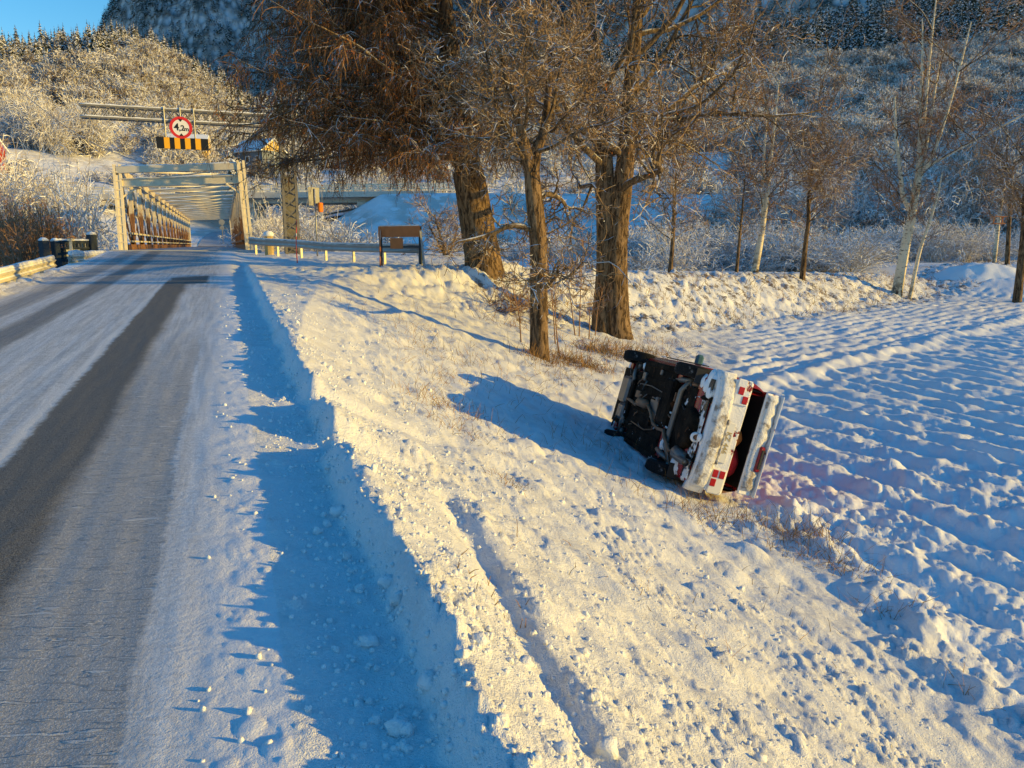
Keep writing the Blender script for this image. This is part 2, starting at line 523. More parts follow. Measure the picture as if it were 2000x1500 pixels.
def m_plain(name, col, rough=0.6, metal=0.0, var=0.25, scale=6.0, spec=0.3, bump=0.0):
    t = NT(name); c = t.coord()
    f = t.noise(c, scale, 4)
    dark = tuple(v * (1 - var) for v in col); light = tuple(min(1, v * (1 + var)) for v in col)
    if bump: t.bump(t.noise(c, scale * 6, 3), bump)
    M[name] = t.out(t.mix(f, dark, light), rough, metal, spec); return M[name]

def m_snowy(name, col, snow=0.6, lo=0.35, hi=0.65, rough=0.75, var=0.35, scale=5.0, metal=0.0, bump=0.0, cover=0.5, snowcol=SNOWC):
    """a surface with snow lying on whatever faces up"""
    t = NT(name); c = t.coord()
    f = t.noise(c, scale, 4)
    col_ = t.mix(f, tuple(v * (1 - var) for v in col), tuple(min(1, v * (1 + var)) for v in col))
    up = t.step(lo, hi, t.nz())
    n2 = t.step(cover - 0.12, cover + 0.12, t.noise(t.world(), 2.3, 3))
    k = t.math('MULTIPLY', t.math('MULTIPLY', up, n2), snow)
    if bump: t.bump(t.noise(c, scale * 6, 3), bump)
    M[name] = t.out(t.mix(k, col_, snowcol), rough, metal, 0.2); return M[name]

def snow_material(name, tint=False, grass=0.0):
    t = NT(name); w = t.world()
    c = t.mix(t.noise(w, 0.8, 4), (0.80, 0.82, 0.85), (0.88, 0.89, 0.90))
    if grass:
        g = t.math('MULTIPLY', t.step(0.50, 0.60, t.noise(w, 2.2, 5, 0.78)), t.step(0.30, 0.5, t.noise(w, 0.3, 2)))
        g = t.math('MULTIPLY', g, grass)
        c = t.mix(g, c, t.mix(t.noise(w, 9, 3), (0.05, 0.035, 0.02), (0.24, 0.16, 0.08)))
    if tint:
        # pink coolant soaked into the snow behind the car
        v = t.node('ShaderNodeVectorMath', operation='DISTANCE'); t.l.new(w, v.inputs[0]); v.inputs[1].default_value = (4.15, 9.9, -1.85)
        k = t.math('MULTIPLY', t.step(0.95, 0.15, v.outputs['Value']), t.step(0.38, 0.62, t.noise(w, 1.6, 3)))
        c = t.mix(t.math('MULTIPLY', k, 0.42), c, (0.82, 0.58, 0.60))
    h = t.math('ADD', t.math('MULTIPLY', t.noise(w, 30, 5, 0.7), 0.9), t.math('MULTIPLY', t.noise(w, 140, 2), 0.35))
    t.bump(h, 0.030 if grass else 0.016, 0.9)
    t.b.inputs['Subsurface Weight'].default_value = 0.0
    M[name] = t.out(c, 0.62, 0, 0.25); return M[name]

snow_material('snow'); snow_material('verge_snow', grass=0.12); snow_material('field_snow', tint=True); snow_material('bank_snow', grass=0.9)
snow_material('soft_snow')

def road_material():
    t = NT('road_surface'); st = t.attr('st'); w = t.world()
    s_, tt, _ = t.sep(st)
    wob = t.math('MULTIPLY', t.math('SUBTRACT', t.noise(t.attr('st', (0.5, 1.2, 1)), 1.0, 4), 0.5), 0.14)
    fine = t.math('MULTIPLY', t.math('SUBTRACT', t.noise(w, 9.0, 5, 0.7), 0.5), 0.13)
    x = t.math('ADD', t.math('ADD', tt, wob), fine)
    def band(a, b, e0, e1):
        return t.math('MULTIPLY', t.step(a - e0, a + e0, x), t.step(b + e1, b - e1, x))
    gr0 = t.noise(w, 2.6, 4, 0.6)
    end = t.step(23.0, 21.5, s_)
    bare = t.math('MULTIPLY', band(-1.52, -0.95, 0.03, 0.10), end)              # bare right-hand wheel track
    patch = t.math('MULTIPLY', t.math('MULTIPLY', t.step(20.0, 20.8, t.math('ADD', s_, t.math('MULTIPLY', t.math('SUBTRACT', gr0, 0.5), 1.6))), t.step(23.3, 22.8, t.math('ADD', s_, t.math('MULTIPLY', t.math('SUBTRACT', gr0, 0.5), 0.8)))), band(-1.45, -0.48, 0.05, 0.05))
    bare = t.math('MAXIMUM', bare, patch)
    wheel = band(-0.97, -0.40, 0.10, 0.02)                                         # worn, rimed track beside it
    wheel = t.math('MULTIPLY', wheel, t.step(14.0, 6.0, s_))
    left = band(-3.35, -2.80, 0.10, 0.10)
    left2 = band(-4.35, -3.75, 0.2, 0.12)
    # transverse ribs of packed snow in the worn track
    rib = t.noise(t.world((4.2, 38, 1)), 1.0, 3, 0.6, 0.35)
    ribs = t.step(0.56, 0.64, rib)
    grain = t.noise(w, 160, 3, 0.7); gr2 = t.noise(w, 45, 3, 0.6)
    speck = t.step(0.50, 0.66, grain)
    asphalt = t.mix(t.step(0.36, 0.66, grain), (0.035, 0.034, 0.033), (0.24, 0.23, 0.21))
    packed = t.mix(t.step(0.3, 0.7, t.noise(t.attr('st', (0.45, 9.0, 1)), 1.0, 7, 0.72)), (0.46, 0.46, 0.465), (0.80, 0.80, 0.81))
    packed = t.mix(t.math('MULTIPLY', t.step(0.50, 0.62, t.noise(t.world((4.5, 44, 1)), 1.0, 3, 0.6)), 0.45), packed, (0.80, 0.80, 0.80))
    packed = t.mix(t.math('MULTIPLY', t.step(0.52, 0.66, t.noise(t.world((9, 22, 1)), 1.0, 4, 0.7)), 0.32), packed, (0.26, 0.26, 0.265))
    packed = t.mix(t.math('MULTIPLY', t.step(0.35, 0.7, gr2), 0.30), packed, (0.24, 0.24, 0.25))
    worn = t.mix(speck, (0.30, 0.30, 0.305), (0.66, 0.66, 0.67))
    worn = t.mix(t.math('MULTIPLY', ribs, 0.55), worn, (0.72, 0.72, 0.72))
    c = packed
    # loose snow towards the shoulder
    c = t.mix(t.step(-0.45, 0.05, x), c, (0.80, 0.81, 0.84))
    c = t.mix(t.math('MULTIPLY', left, 0.75), c, t.mix(grain, (0.06, 0.06, 0.06), (0.22, 0.21, 0.20)))
    c = t.mix(t.math('MULTIPLY', left2, 0.6), c, t.mix(grain, (0.07, 0.07, 0.07), (0.26, 0.25, 0.24)))
    c = t.mix(t.math('MULTIPLY', wheel, 0.8), c, worn)
    c = t.mix(t.math('MULTIPLY', bare, 0.96), c, asphalt)
    # thin bright edge where slush was thrown out of the bare track
    lip = t.math('MULTIPLY', band(-1.62, -1.50, 0.04, 0.03), end)
    c = t.mix(t.math('MULTIPLY', lip, 0.6), c, (0.74, 0.74, 0.74))
    far = t.step(24, 32, s_)
    c = t.mix(t.math('MULTIPLY', t.math('MULTIPLY', far, band(-3.6, -0.7, 0.5, 0.5)), 0.55), c, t.mix(gr2, (0.07, 0.07, 0.07), (0.3, 0.3, 0.3)))
    h = t.math('ADD', t.math('MULTIPLY', grain, 0.35), t.math('ADD', t.math('MULTIPLY', gr2, 0.5), t.math('MULTIPLY', t.noise(t.attr('st', (14, 4, 1)), 1.0, 3), 0.6)))
    h = t.math('ADD', h, t.math('MULTIPLY', t.math('MULTIPLY', ribs, wheel), 0.7))
    h = t.math('SUBTRACT', h, t.math('MULTIPLY', bare, 0.4))
    t.bump(h, 0.016, 0.9)
    M['road'] = t.out(c, 0.75, 0, 0.25)
road_material()

def hill_material():
    t = NT('hill_ground'); w = t.world()
    c = t.mix(t.step(0.42, 0.6, t.noise(w, 0.16, 5, 0.6)), (0.60, 0.57, 0.54), (0.80, 0.80, 0.81))
    c = t.mix(t.step(0.52, 0.6, t.noise(w, 0.5, 3)), c, (0.82, 0.83, 0.85))
    t.bump(t.noise(w, 0.4, 4), 0.8, 0.6)
    M['hill'] = t.out(c, 0.8, 0, 0.1)
hill_material()

def mountain_material():
    t = NT('mountain_forest'); w = t.world()
    v = t.node('ShaderNodeTexVoronoi'); t.l.new(t.world((1, 1, 0.45)), v.inputs['Vector']); v.inputs['Scale'].default_value = 0.09
    k = t.step(0.25, 0.75, v.outputs['Distance'])
    k = t.math('MULTIPLY', k, t.step(0.3, 0.6, t.noise(w, 0.02, 4)))
    c = t.mix(k, (0.62, 0.65, 0.68), (0.10, 0.12, 0.12))
    t.bump(v.outputs['Distance'], 10.0, 1.0)
    M['mountain'] = t.out(c, 0.85, 0, 0.1)
mountain_material()

# ------------------------------------------------------------------ ground sheet, split into its surfaces
def build_ground():
    hf = rad(41)
    ang = np.concatenate([np.linspace(-math.pi, -hf, 80)[:-1], np.linspace(-hf, hf, 620), np.linspace(hf, math.pi, 80)[1:]])
    rr = [0.25]
    while rr[-1] < 3600:
        r = rr[-1]
        rr.append(r * (1.06 if r < 1.25 else 1.0066 if r < 62 else 1.014 if r < 160 else 1.032))
    rr = np.array(rr)
    A, R = np.meshgrid(ang, rr)
    X = R * np.sin(A); Y = R * np.cos(A)
    Z = terrain(X, Y)
    nr, na = X.shape
    V = np.stack([X.ravel(), Y.ravel(), Z.ravel()], 1)
    idx = np.arange(nr * na).reshape(nr, na)
    Q = np.stack([idx[:-1, :-1], idx[:-1, 1:], idx[1:, 1:], idx[1:, :-1]], -1)[:, :, ::-1].reshape(-1, 4)
    s, t = to_st(V[:, 0], V[:, 1]); p, q = to_pq(V[:, 0], V[:, 1]); r = np.hypot(V[:, 0], V[:, 1])
    tf = np.interp(s, _TF[:, 0], _TF[:, 1])
    road = (t > -4.9) & (t < 0.1) & (s < 42.5) & (s > -400)
    mount = r > 640
    hill = (r > 100) & ~mount & (V[:, 1] > 0)
    bank = (~road) & (q < 0.5) & (q > -6) & (p > -8) & (p < 75)
    verge = (~road) & (t >= 0.1) & (t < tf - 0.2) & (s < 45) & ~bank
    field = (~road) & (~verge) & (~bank) & (t > 0) & (q > -2) & ~hill & ~mount
    cls = np.full(len(V), 5)
    cls[verge] = 1; cls[field] = 2; cls[bank] = 3; cls[hill] = 4; cls[mount] = 6; cls[road] = 0
    fc = cls[Q].min(1)
    names = {0: ('road', 'road'), 1: ('snow_verge', 'verge_snow'), 2: ('snow_field', 'field_snow'), 3: ('path_bank', 'bank_snow'),
             4: ('hillside', 'hill'), 5: ('river_bank', 'snow'), 6: ('mountain', 'mountain')}
    st = np.stack([s, t, np.zeros_like(s)], 1)
    for k, (nm, mt) in names.items():
        f = Q[fc == k]
        if not len(f): continue
        used, inv = np.unique(f, return_inverse=True)
        o = obj_np(nm, V=V[used], quads=inv.reshape(-1, 4), mats=[M[mt]], smooth=True, attrs={'st': st[used]} if k == 0 else None)
        o['kind'] = 'structure'
build_ground()

# ------------------------------------------------------------------ materials of built things
def m_bridge():
    t = NT('bridge_paint'); w = t.world()
    z = t.sep(w)[2]
    n = t.noise(t.world((1.3, 1.3, 0.5)), 1.6, 5, 0.65)
    low = t.step(4.6, 1.6, z)
    k = t.step(0.36, 0.50, t.math('ADD', n, t.math('MULTIPLY', t.math('SUBTRACT', low, 0.55), 0.42)))
    paint = t.mix(t.noise(w, 2.2, 3), (0.46, 0.40, 0.30), (0.74, 0.66, 0.51))
    rust = t.mix(t.noise(w, 4.0, 4), (0.09, 0.04, 0.018), (0.34, 0.17, 0.07))
    c = t.mix(k, paint, rust)
    up = t.math('MULTIPLY', t.step(0.4, 0.7, t.nz()), 0.9)
    c = t.mix(up, c, SNOWC)
    M['bridge'] = t.out(c, 0.6, 0, 0.3)
m_bridge()
m_snowy('white_steel', (0.74, 0.66, 0.50), 0.9, var=0.2)
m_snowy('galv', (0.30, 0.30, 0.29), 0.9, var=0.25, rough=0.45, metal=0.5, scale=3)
m_snowy('lattice', (0.21, 0.20, 0.18), 0.6, var=0.3, rough=0.6, metal=0.3)
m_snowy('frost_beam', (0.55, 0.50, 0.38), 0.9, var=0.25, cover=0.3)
m_snowy('concrete', (0.56, 0.51, 0.44), 0.9, var=0.25, scale=0.6, cover=0.3)
m_snowy('dark_steel', (0.030, 0.040, 0.050), 0.9, var=0.3, cover=0.35)
m_snowy('brown_board', (0.46, 0.17, 0.06), 0.5, var=0.3, scale=4)
m_plain('red_paint', (0.62, 0.03, 0.03), 0.4, var=0.1)
m_plain('white_paint', (0.78, 0.78, 0.76), 0.4, var=0.06)
m_plain('black_paint', (0.015, 0.015, 0.016), 0.45, var=0.2)
m_plain('yellow_paint', (0.88, 0.44, 0.02), 0.4, var=0.08)
m_plain('pole_red', (0.75, 0.12, 0.09), 0.4, var=0.1)
m_plain('orange_lens', (0.75, 0.20, 0.02), 0.3, var=0.1)
m_plain('stone_yellow', (0.45, 0.33, 0.15), 0.8, var=0.25)
m_plain('teal_wall', (0.10, 0.16, 0.16), 0.7, var=0.15)
m_plain('grey_wall', (0.16, 0.19, 0.22), 0.7, var=0.15)
m_plain('yellow_wall', (0.72, 0.50, 0.16), 0.7, var=0.1)
m_plain('red_wall', (0.34, 0.04, 0.03), 0.7, var=0.15)
m_plain('window_glass', (0.02, 0.03, 0.04), 0.1, var=0.2, spec=0.6)

class Thing:
    """an Empty at the base; parts are given in the thing's own frame"""
    def __init__(self, name, loc, label, cat, group=None, rz=0.0):
        self.e = empty(name, loc, label, cat, group, rz)
        self.inv = None
    def part(self, name, mb, mat, smooth=False, parent=None, label=None):
        o = mb.build(name, mat, parent or self.e, smooth)
        if label: o['label'] = label
        return o
    def copy_part(self, o, loc=(0, 0, 0), rot=None, parent=None):
        c = o.copy(); COL.objects.link(c); c.parent = parent or self.e
        c.location = loc
        if rot: c.rotation_euler = rot
        return c

def stw(s, t, z=0.0):
    x, y = to_xy(s, t); return Vector((x, y, z))

# ------------------------------------------------------------------ truss bridge
def build_bridge():
    S0 = 42.0; Z = 1.34; NP = 16; LP = 4.75; H = 3.80
    b = Thing('truss_bridge', stw(S0, 0, Z), 'old cream steel truss bridge with rusty bars and snowy overhead beams', 'bridge', rz=TH)
    SK = -1.6                                   # the right truss starts nearer (skewed bridge)
    TL, TR = -4.75, 1.15
    tlt, trt = TL + 0.06, TR - 0.16
    def L(i, z, dx=0): return (TL + (tlt - TL) * z / H + dx, i * LP, z)
    def R(i, z, dx=0): return (TR + (trt - TR) * z / H + dx, SK + i * LP, z * 1.06)
    # deck
    mb = MB(); V = []
    for y0, y1 in ((-1.2, NP * LP + 0.6),):
        V = [(TL - 0.5, y0, 0.02), (TR + 0.5, y0 + SK, 0.02), (TR + 0.5, y1 + SK, 0.02), (TL - 0.5, y1, 0.02)]
    V2 = [(x, y, z - 0.5) for x, y, z in V]
    mb.add(V + V2, [[0, 1, 2, 3], [7, 6, 5, 4], [0, 4, 5, 1], [1, 5, 6, 2], [2, 6, 7, 3], [3, 7, 4, 0]])
    m = NT('deck_snow'); m_ = m.out(m.mix(m.noise(m.world(), 0.7, 4), (0.22, 0.23, 0.25), (0.62, 0.63, 0.66)), 0.8)
    b.part('deck', mb, m_)
    for side, P in (('l', L), ('r', R)):
        mb = MB(); mb.bar(P(0, 0.1), P(NP, 0.1), 0.30, 0.40); b.part('bottom_chord', mb, M['bridge'])
        mb = MB(); mb.bar(P(0, H), P(NP, H), 0.36, 0.38); b.part('top_chord', mb, M['white_steel'] if side == 'r' else M['bridge'])
        for i in range(NP + 1):
            mb = MB(); w = 0.36 if i in (0, NP) else 0.20
            if i in (0, NP):
                q0 = P(i, 0); q1 = P(i, H + 0.32)
                mb.bar((q0[0] - 0.13, q0[1], q0[2]), (q1[0] - 0.13, q1[1], q1[2]), 0.12, 0.34, (0, 1, 0))
                mb.bar((q0[0] + 0.13, q0[1], q0[2]), (q1[0] + 0.13, q1[1], q1[2]), 0.12, 0.34, (0, 1, 0))
                mb.bar((q0[0], q0[1] - 0.12, q0[2]), (q1[0], q1[1] - 0.12, q1[2] - 0.5), 0.15, 0.04, (0, 1, 0))
                for k in range(9):
                    z = 0.4 + k * 0.42
                    mb.box((P(i, z)[0], P(i, z)[1] - 0.165, z), (0.30, 0.03, 0.05))
            else:
                mb.bar(P(i, 0.2), P(i, H - 0.15), 0.18, w + 0.10, (0, 1, 0))
                mb.bar((P(i, 0)[0] + 0.10, P(i, 0)[1], 0.2), (P(i, H)[0] + 0.10, P(i, H)[1], H - 0.15), 0.035, w + 0.06, (0, 1, 0))
            b.part('portal_post' if i in (0, NP) else 'vertical', mb, M['white_steel'] if i in (0, NP) else M['bridge'])
        for i in range(NP):
            mb = MB()
            for dx in (-0.10, 0.10):
                mb.bar(P(i, H - 0.2, dx), P(i + 1, 0.25, dx), 0.06, 0.27, (0, 0, 1))
            b.part('diagonal', mb, M['bridge'])
            if side == 'l':
                mb = MB(); mb.bar((P(i, 0)[0] + 0.02, P(i, 0)[1] + 0.3, 0.3), (P(i + 1, H)[0] + 0.02, P(i + 1, H)[1] - 0.3, H - 0.3), 0.05, 0.16, (0, 0, 1))
                b.part('counter_diagonal', mb, M['bridge'])
    # overhead struts, each with its load of snow
    for i in range(NP + 1):
        a = np.array(L(i, H)); c = np.array(R(i, H))
        if i == 0:
            mb = MB(); mb.bar(a + (0, 0, 0.06), c + (0, 0, 0.06), 0.34, 0.30); o = b.part('portal_beam', mb, M['white_steel'])
            mb = MB(); mb.bar(a + (0, 0, -0.55), c + (0, 0, -0.55), 0.05, 0.34)
            mb.bar(a + (0, -0.02, -0.37), c + (0, -0.02, -0.37), 0.22, 0.04); mb.bar(a + (0, -0.02, -0.73), c + (0, -0.02, -0.73), 0.22, 0.04)
            b.part('portal_beam', mb, M['white_steel'])
            for e0, sg in ((a, 1), (c, -1)):
                mb = MB(); mb.bar(e0 + (0.1 * sg, 0, -1.25), e0 + (0.75 * sg, 0, -0.78), 0.08, 0.14, (0, 1, 0)); b.part('knee_brace', mb, M['white_steel'])
        else:
            mb = MB(); mb.bar(a + (0, 0, -0.02), c + (0, 0, -0.02), 0.24, 0.13); o = b.part('overhead_strut', mb, M['bridge'])
        mb = MB()
        rings = []
        for k in range(9):
            f = k / 8; p_ = a + (c - a) * f; h = 0.06 + 0.03 * math.sin(f * 9 + i * 2.1) + 0.02 * math.sin(f * 23 + i)
            z0 = 0.215 if i == 0 else 0.048
            rings.append([p_ + (0, -0.15, z0), p_ + (0, -0.09, z0 + h * 0.8), p_ + (0, 0.09, z0 + h), p_ + (0, 0.16, z0)])
        mb.loft(rings); mb.build('snow_cap', M['snow'], o, True)
        if i < NP:
            for u, v in ((L(i, H), R(i + 1, H)), (R(i, H), L(i + 1, H))):
                mb = MB(); mb.bar(np.array(u) + (0, 0, 0.01 if u[0] < -2 else -0.05), np.array(v) + (0, 0, 0.01 if u[0] < -2 else -0.05), 0.06, 0.05)
                o = b.part('lateral_brace', mb, M['bridge'])
                if u[0] < -2:
                    mb = MB(); mb.bar(np.array(u) + (0, 0, 0.055), np.array(v) + (0, 0, 0.055), 0.07, 0.035); mb.build('snow_cap', M['snow'], o)
    # low railing inside the left truss
    for z in (0.45, 0.85):
        mb = MB(); mb.bar(L(0, z, 0.3), L(NP, z, 0.3), 0.06, 0.09); b.part('side_rail', mb, M['frost_beam'])
        mb = MB(); mb.bar(R(0, z, -0.3), R(NP, z, -0.3), 0.06, 0.09); b.part('side_rail', mb, M['bridge'])
    # concrete abutment
    mb = MB(); mb.box((-2, -0.9, -2.1), (7.4, 1.4, 3.2)); b.part('abutment', mb, M['concrete'])
    mb = MB(); mb.box((-2, NP * LP + 0.3, -2.2), (7.4, 1.4, 3.4)); b.part('abutment', mb, M['concrete'])
build_bridge()

# ------------------------------------------------------------------ W-beam guardrails
WPROF = [(0.0, -0.155), (0.045, -0.13), (0.075, -0.09), (0.03, -0.03), (0.015, 0.0), (0.03, 0.03), (0.075, 0.09), (0.045, 0.13), (0.0, 0.155)]

def guardrail(name, pts, h, label, face=1, post_every=2.0, snow=0.05, group=None, mat='galv', thick=1.0, dig=0.0):
    """pts: ground points along the rail; face = +1 beam bulges to the left of travel"""
    P = [np.array(p, float) for p in pts]
    base = Vector(P[0])
    g = Thing(name, base, label, 'guardrail', group)
    P = np.array(P) - np.array(base)
    seg = np.linalg.norm(np.diff(P, axis=0), axis=1); cum = np.concatenate([[0], np.cumsum(seg)])
    def along(d):
        return np.array([np.interp(d, cum, P[:, k]) for k in range(3)])
    n = max(2, int(cum[-1] / 0.8)); D = np.linspace(0, cum[-1], n)
    rings = []; snr = []
    rng = random.Random(len(pts) * 7 + int(h * 100))
    for d in D:
        c = along(d); tg = along(min(d + 0.3, cum[-1])) - along(max(d - 0.3, 0)); tg[2] = 0; tg /= np.linalg.norm(tg)
        nr = np.array([-tg[1], tg[0], 0]) * face
        rings.append([c + nr * a * thick + np.array([0, 0, h + z]) for a, z in WPROF] + [c + nr * (a - 0.012) * thick + np.array([0, 0, h + z]) for a, z in WPROF[::-1]])
        hh = snow * (0.75 + 0.5 * rng.random())
        c2 = c + np.array([0, 0, h + 0.150])
        snr.append([c2 - nr * 0.05, c2 - nr * 0.03 + np.array([0, 0, hh]), c2 + nr * 0.05 + np.array([0, 0, hh * 0.9]), c2 + nr * 0.085 + np.array([0, 0, 0.0]), c2 + nr * 0.02 - np.array([0, 0, 0.01])])
    mb = MB(); mb.loft(rings); g.part('beam', mb, M[mat], True)
    mb = MB(); mb.loft(snr); g.part('snow_cap', mb, M['soft_snow'], True)
    d = 0.3
    while d < cum[-1]:
        c = along(d); tg = along(min(d + 0.3, cum[-1])) - along(max(d - 0.3, 0)); tg[2] = 0; tg /= np.linalg.norm(tg)
        nr = np.array([-tg[1], tg[0], 0]) * face
        mb = MB(); mb.bar(c - nr * 0.09 + np.array([0, 0, -0.6 - dig]), c - nr * 0.09 + np.array([0, 0, h + 0.10]), 0.10, 0.06, tg); mb.box(c - nr * 0.03 + np.array([0, 0, h]), (0.08, 0.08, 0.22))
        g.part('post', mb, M['galv']); d += post_every
    return g

pr = []
for x, y in ((-3.15, 26.9), (-5.2, 28.7), (-7.6, 31.0), (-9.6, 33.0), (-11.3, 34.6), (-12.35, 35.6)):
    pr.append((x, y, ground(x, y) - 0.05))
pr[-1] = (*pr[-1][:2], 1.16); pr[-2] = (*pr[-2][:2], 1.10)
guardrail('guardrail', pr, 0.62, 'galvanised guardrail running from the right bridge post to the barrier board', face=1, snow=0.035)
pl = [to_xy(s, -5.35) for s in (13, 16, 19, 22, 25, 28.6)]
pl = [(x, y, 0.035 * s0 - 0.28) for (x, y), s0 in zip(pl, (13, 16, 19, 22, 25, 28.6))]
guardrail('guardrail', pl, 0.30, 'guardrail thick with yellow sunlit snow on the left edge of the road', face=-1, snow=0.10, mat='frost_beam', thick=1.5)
pl = [to_xy(s, t) for s, t in ((32.4, -5.5), (33.6, -5.35), (36.5, -5.3), (39.5, -5.25))]
pl = [(x, y, 0.60) for x, y in pl]
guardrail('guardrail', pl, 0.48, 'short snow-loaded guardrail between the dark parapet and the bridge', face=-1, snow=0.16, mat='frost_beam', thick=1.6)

# ------------------------------------------------------------------ dark steel parapet before the bridge
def build_parapet():
    a = at(90, 515, 32.5); b_ = at(186, 505, 34.5)
    v = b_ - a; L = math.hypot(v.x, v.y); rz = math.atan2(v.y, v.x)
    p = Thing('steel_parapet', a, 'dark slatted steel parapet between two thick posts beside the left guardrail', 'railing', rz=rz)
    h = 1.02
    for x, w, hh in ((0.0, 0.32, h), (0.5, 0.26, h - 0.02), (L - 0.08, 0.34, h + 0.28)):
        mb = MB(); mb.box((x, 0, hh / 2 - 0.3), (w, 0.34, hh + 0.6), bev=0.03); o = p.part('post', mb, M['dark_steel'])
        mb = MB(); rings = []
        for k, f in enumerate((0, 0.25, 0.5, 0.75, 1.0)):
            hh2 = 0.02 + 0.09 * math.sin(math.pi * f); rings.append([(x - w / 2 + w * f, -0.17, hh), (x - w / 2 + w * f, -0.1, hh + hh2), (x - w / 2 + w * f, 0.1, hh + hh2), (x - w / 2 + w * f, 0.17, hh)])
        mb.loft(rings); mb.build('snow_cap', M['soft_snow'], o, True)
    for z, d in ((h - 0.09, 0.13), (h - 0.36, 0.09), (0.12, 0.12)):
        mb = MB(); mb.bar((0.6, 0, z), (L - 0.25, 0, z), 0.12, d); p.part('rail', mb, M['dark_steel'])
    n = 9
    for k in range(n):
        x = 0.72 + (L - 1.05) * k / (n - 1)
        mb = MB(); mb.box((x, 0, h - 0.225), (0.09, 0.07, 0.17)); p.part('slat', mb, M['dark_steel'])
    n = 13
    for k in range(n):
        x = 0.68 + (L - 0.97) * k / (n - 1)
        mb = MB(); mb.box((x, 0.02, 0.42), (0.105, 0.05, 0.50)); p.part('slat', mb, M['galv'] if 2 < k < 9 else M['dark_steel'])
    mb = MB(); rings = []
    for k in range(12):
        x = 0.6 + (L - 0.85) * k / 11; rings.append([(x, -0.07, h - 0.025), (x, -0.05, h + 0.05 + 0.02 * math.sin(k * 1.7)), (x, 0.05, h + 0.05), (x, 0.08, h - 0.025)])
    mb.loft(rings); p.part('snow_cap', mb, M['soft_snow'], True)
build_parapet()

# lit railing on the approach, between parapet and truss
def build_approach_railing():
    a = stw(38.2, -6.4, 1.05)
    p = Thing('approach_railing', a, 'low sunlit yellowish railing running up to the left bridge post', 'railing', rz=TH + math.pi / 2)
    for k in range(7):
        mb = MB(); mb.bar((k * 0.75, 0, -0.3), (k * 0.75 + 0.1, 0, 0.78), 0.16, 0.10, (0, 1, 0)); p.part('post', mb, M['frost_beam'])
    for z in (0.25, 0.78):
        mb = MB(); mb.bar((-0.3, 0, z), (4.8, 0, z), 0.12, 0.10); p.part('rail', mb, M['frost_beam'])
build_approach_railing()

# ------------------------------------------------------------------ height gantry with its sign and striped bar
def text_mesh(s, size, loc, mat, parent, name='lettering', depth=0.006, font_shear=0.0, squash=1.0):
    cu = bpy.data.curves.new(name, 'FONT'); cu.body = s; cu.size = size; cu.align_x = 'CENTER'; cu.align_y = 'CENTER'
    cu.extrude = depth / 2; cu.resolution_u = 3; cu.offset = 0.022 * size
    tmp = bpy.data.objects.new(name, cu); COL.objects.link(tmp)
    dg = bpy.context.evaluated_depsgraph_get()
    me = bpy.data.meshes.new_from_object(tmp.evaluated_get(dg))
    bpy.data.objects.remove(tmp)
    me.materials.clear(); me.materials.append(mat)
    o = bpy.data.objects.new(name, me); link(o, parent)
    o.location = loc; o.rotation_euler = (math.pi / 2, 0, 0); o.scale = (squash, 1, 1)
    return o

def disc(r, y, cz, n=40, thick=0.01, r_in=0.0):
    an = np.linspace(0, 2 * np.pi, n, endpoint=False)
    mb = MB()
    ring = lambda rr, yy: [(rr * math.sin(a), yy, cz + rr * math.cos(a)) for a in an]
    if r_in > 0:
        mb.loft([ring(r_in, y), ring(r, y), ring(r, y + thick), ring(r_in, y + thick), ring(r_in, y)], cap=False)
    else:
        mb.loft([ring(r, y), ring(r, y + thick)])
    return mb

def lattice(mb, p0, p1, w, d, ua, ub, n, r=0.035, rd=0.016):
    """square lattice mast from p0 to p1; ua, ub span the section"""
    p0 = np.array(p0, float); p1 = np.array(p1, float); ua = np.array(ua, float) * w / 2; ub = np.array(ub, float) * d / 2
    cs = [ua + ub, ua - ub, -ua - ub, -ua + ub]
    for c in cs: mb.bar(p0 + c, p1 + c, r * 2, r * 2)
    for k in range(n):
        q0 = p0 + (p1 - p0) * k / n; q1 = p0 + (p1 - p0) * (k + 1) / n
        for i in range(4):
            a, b_ = cs[i], cs[(i + 1) % 4]
            mb.bar(q0 + a, q1 + b_, rd * 2, rd * 2); mb.bar(q0 + b_, q1 + a, rd * 2, rd * 2)

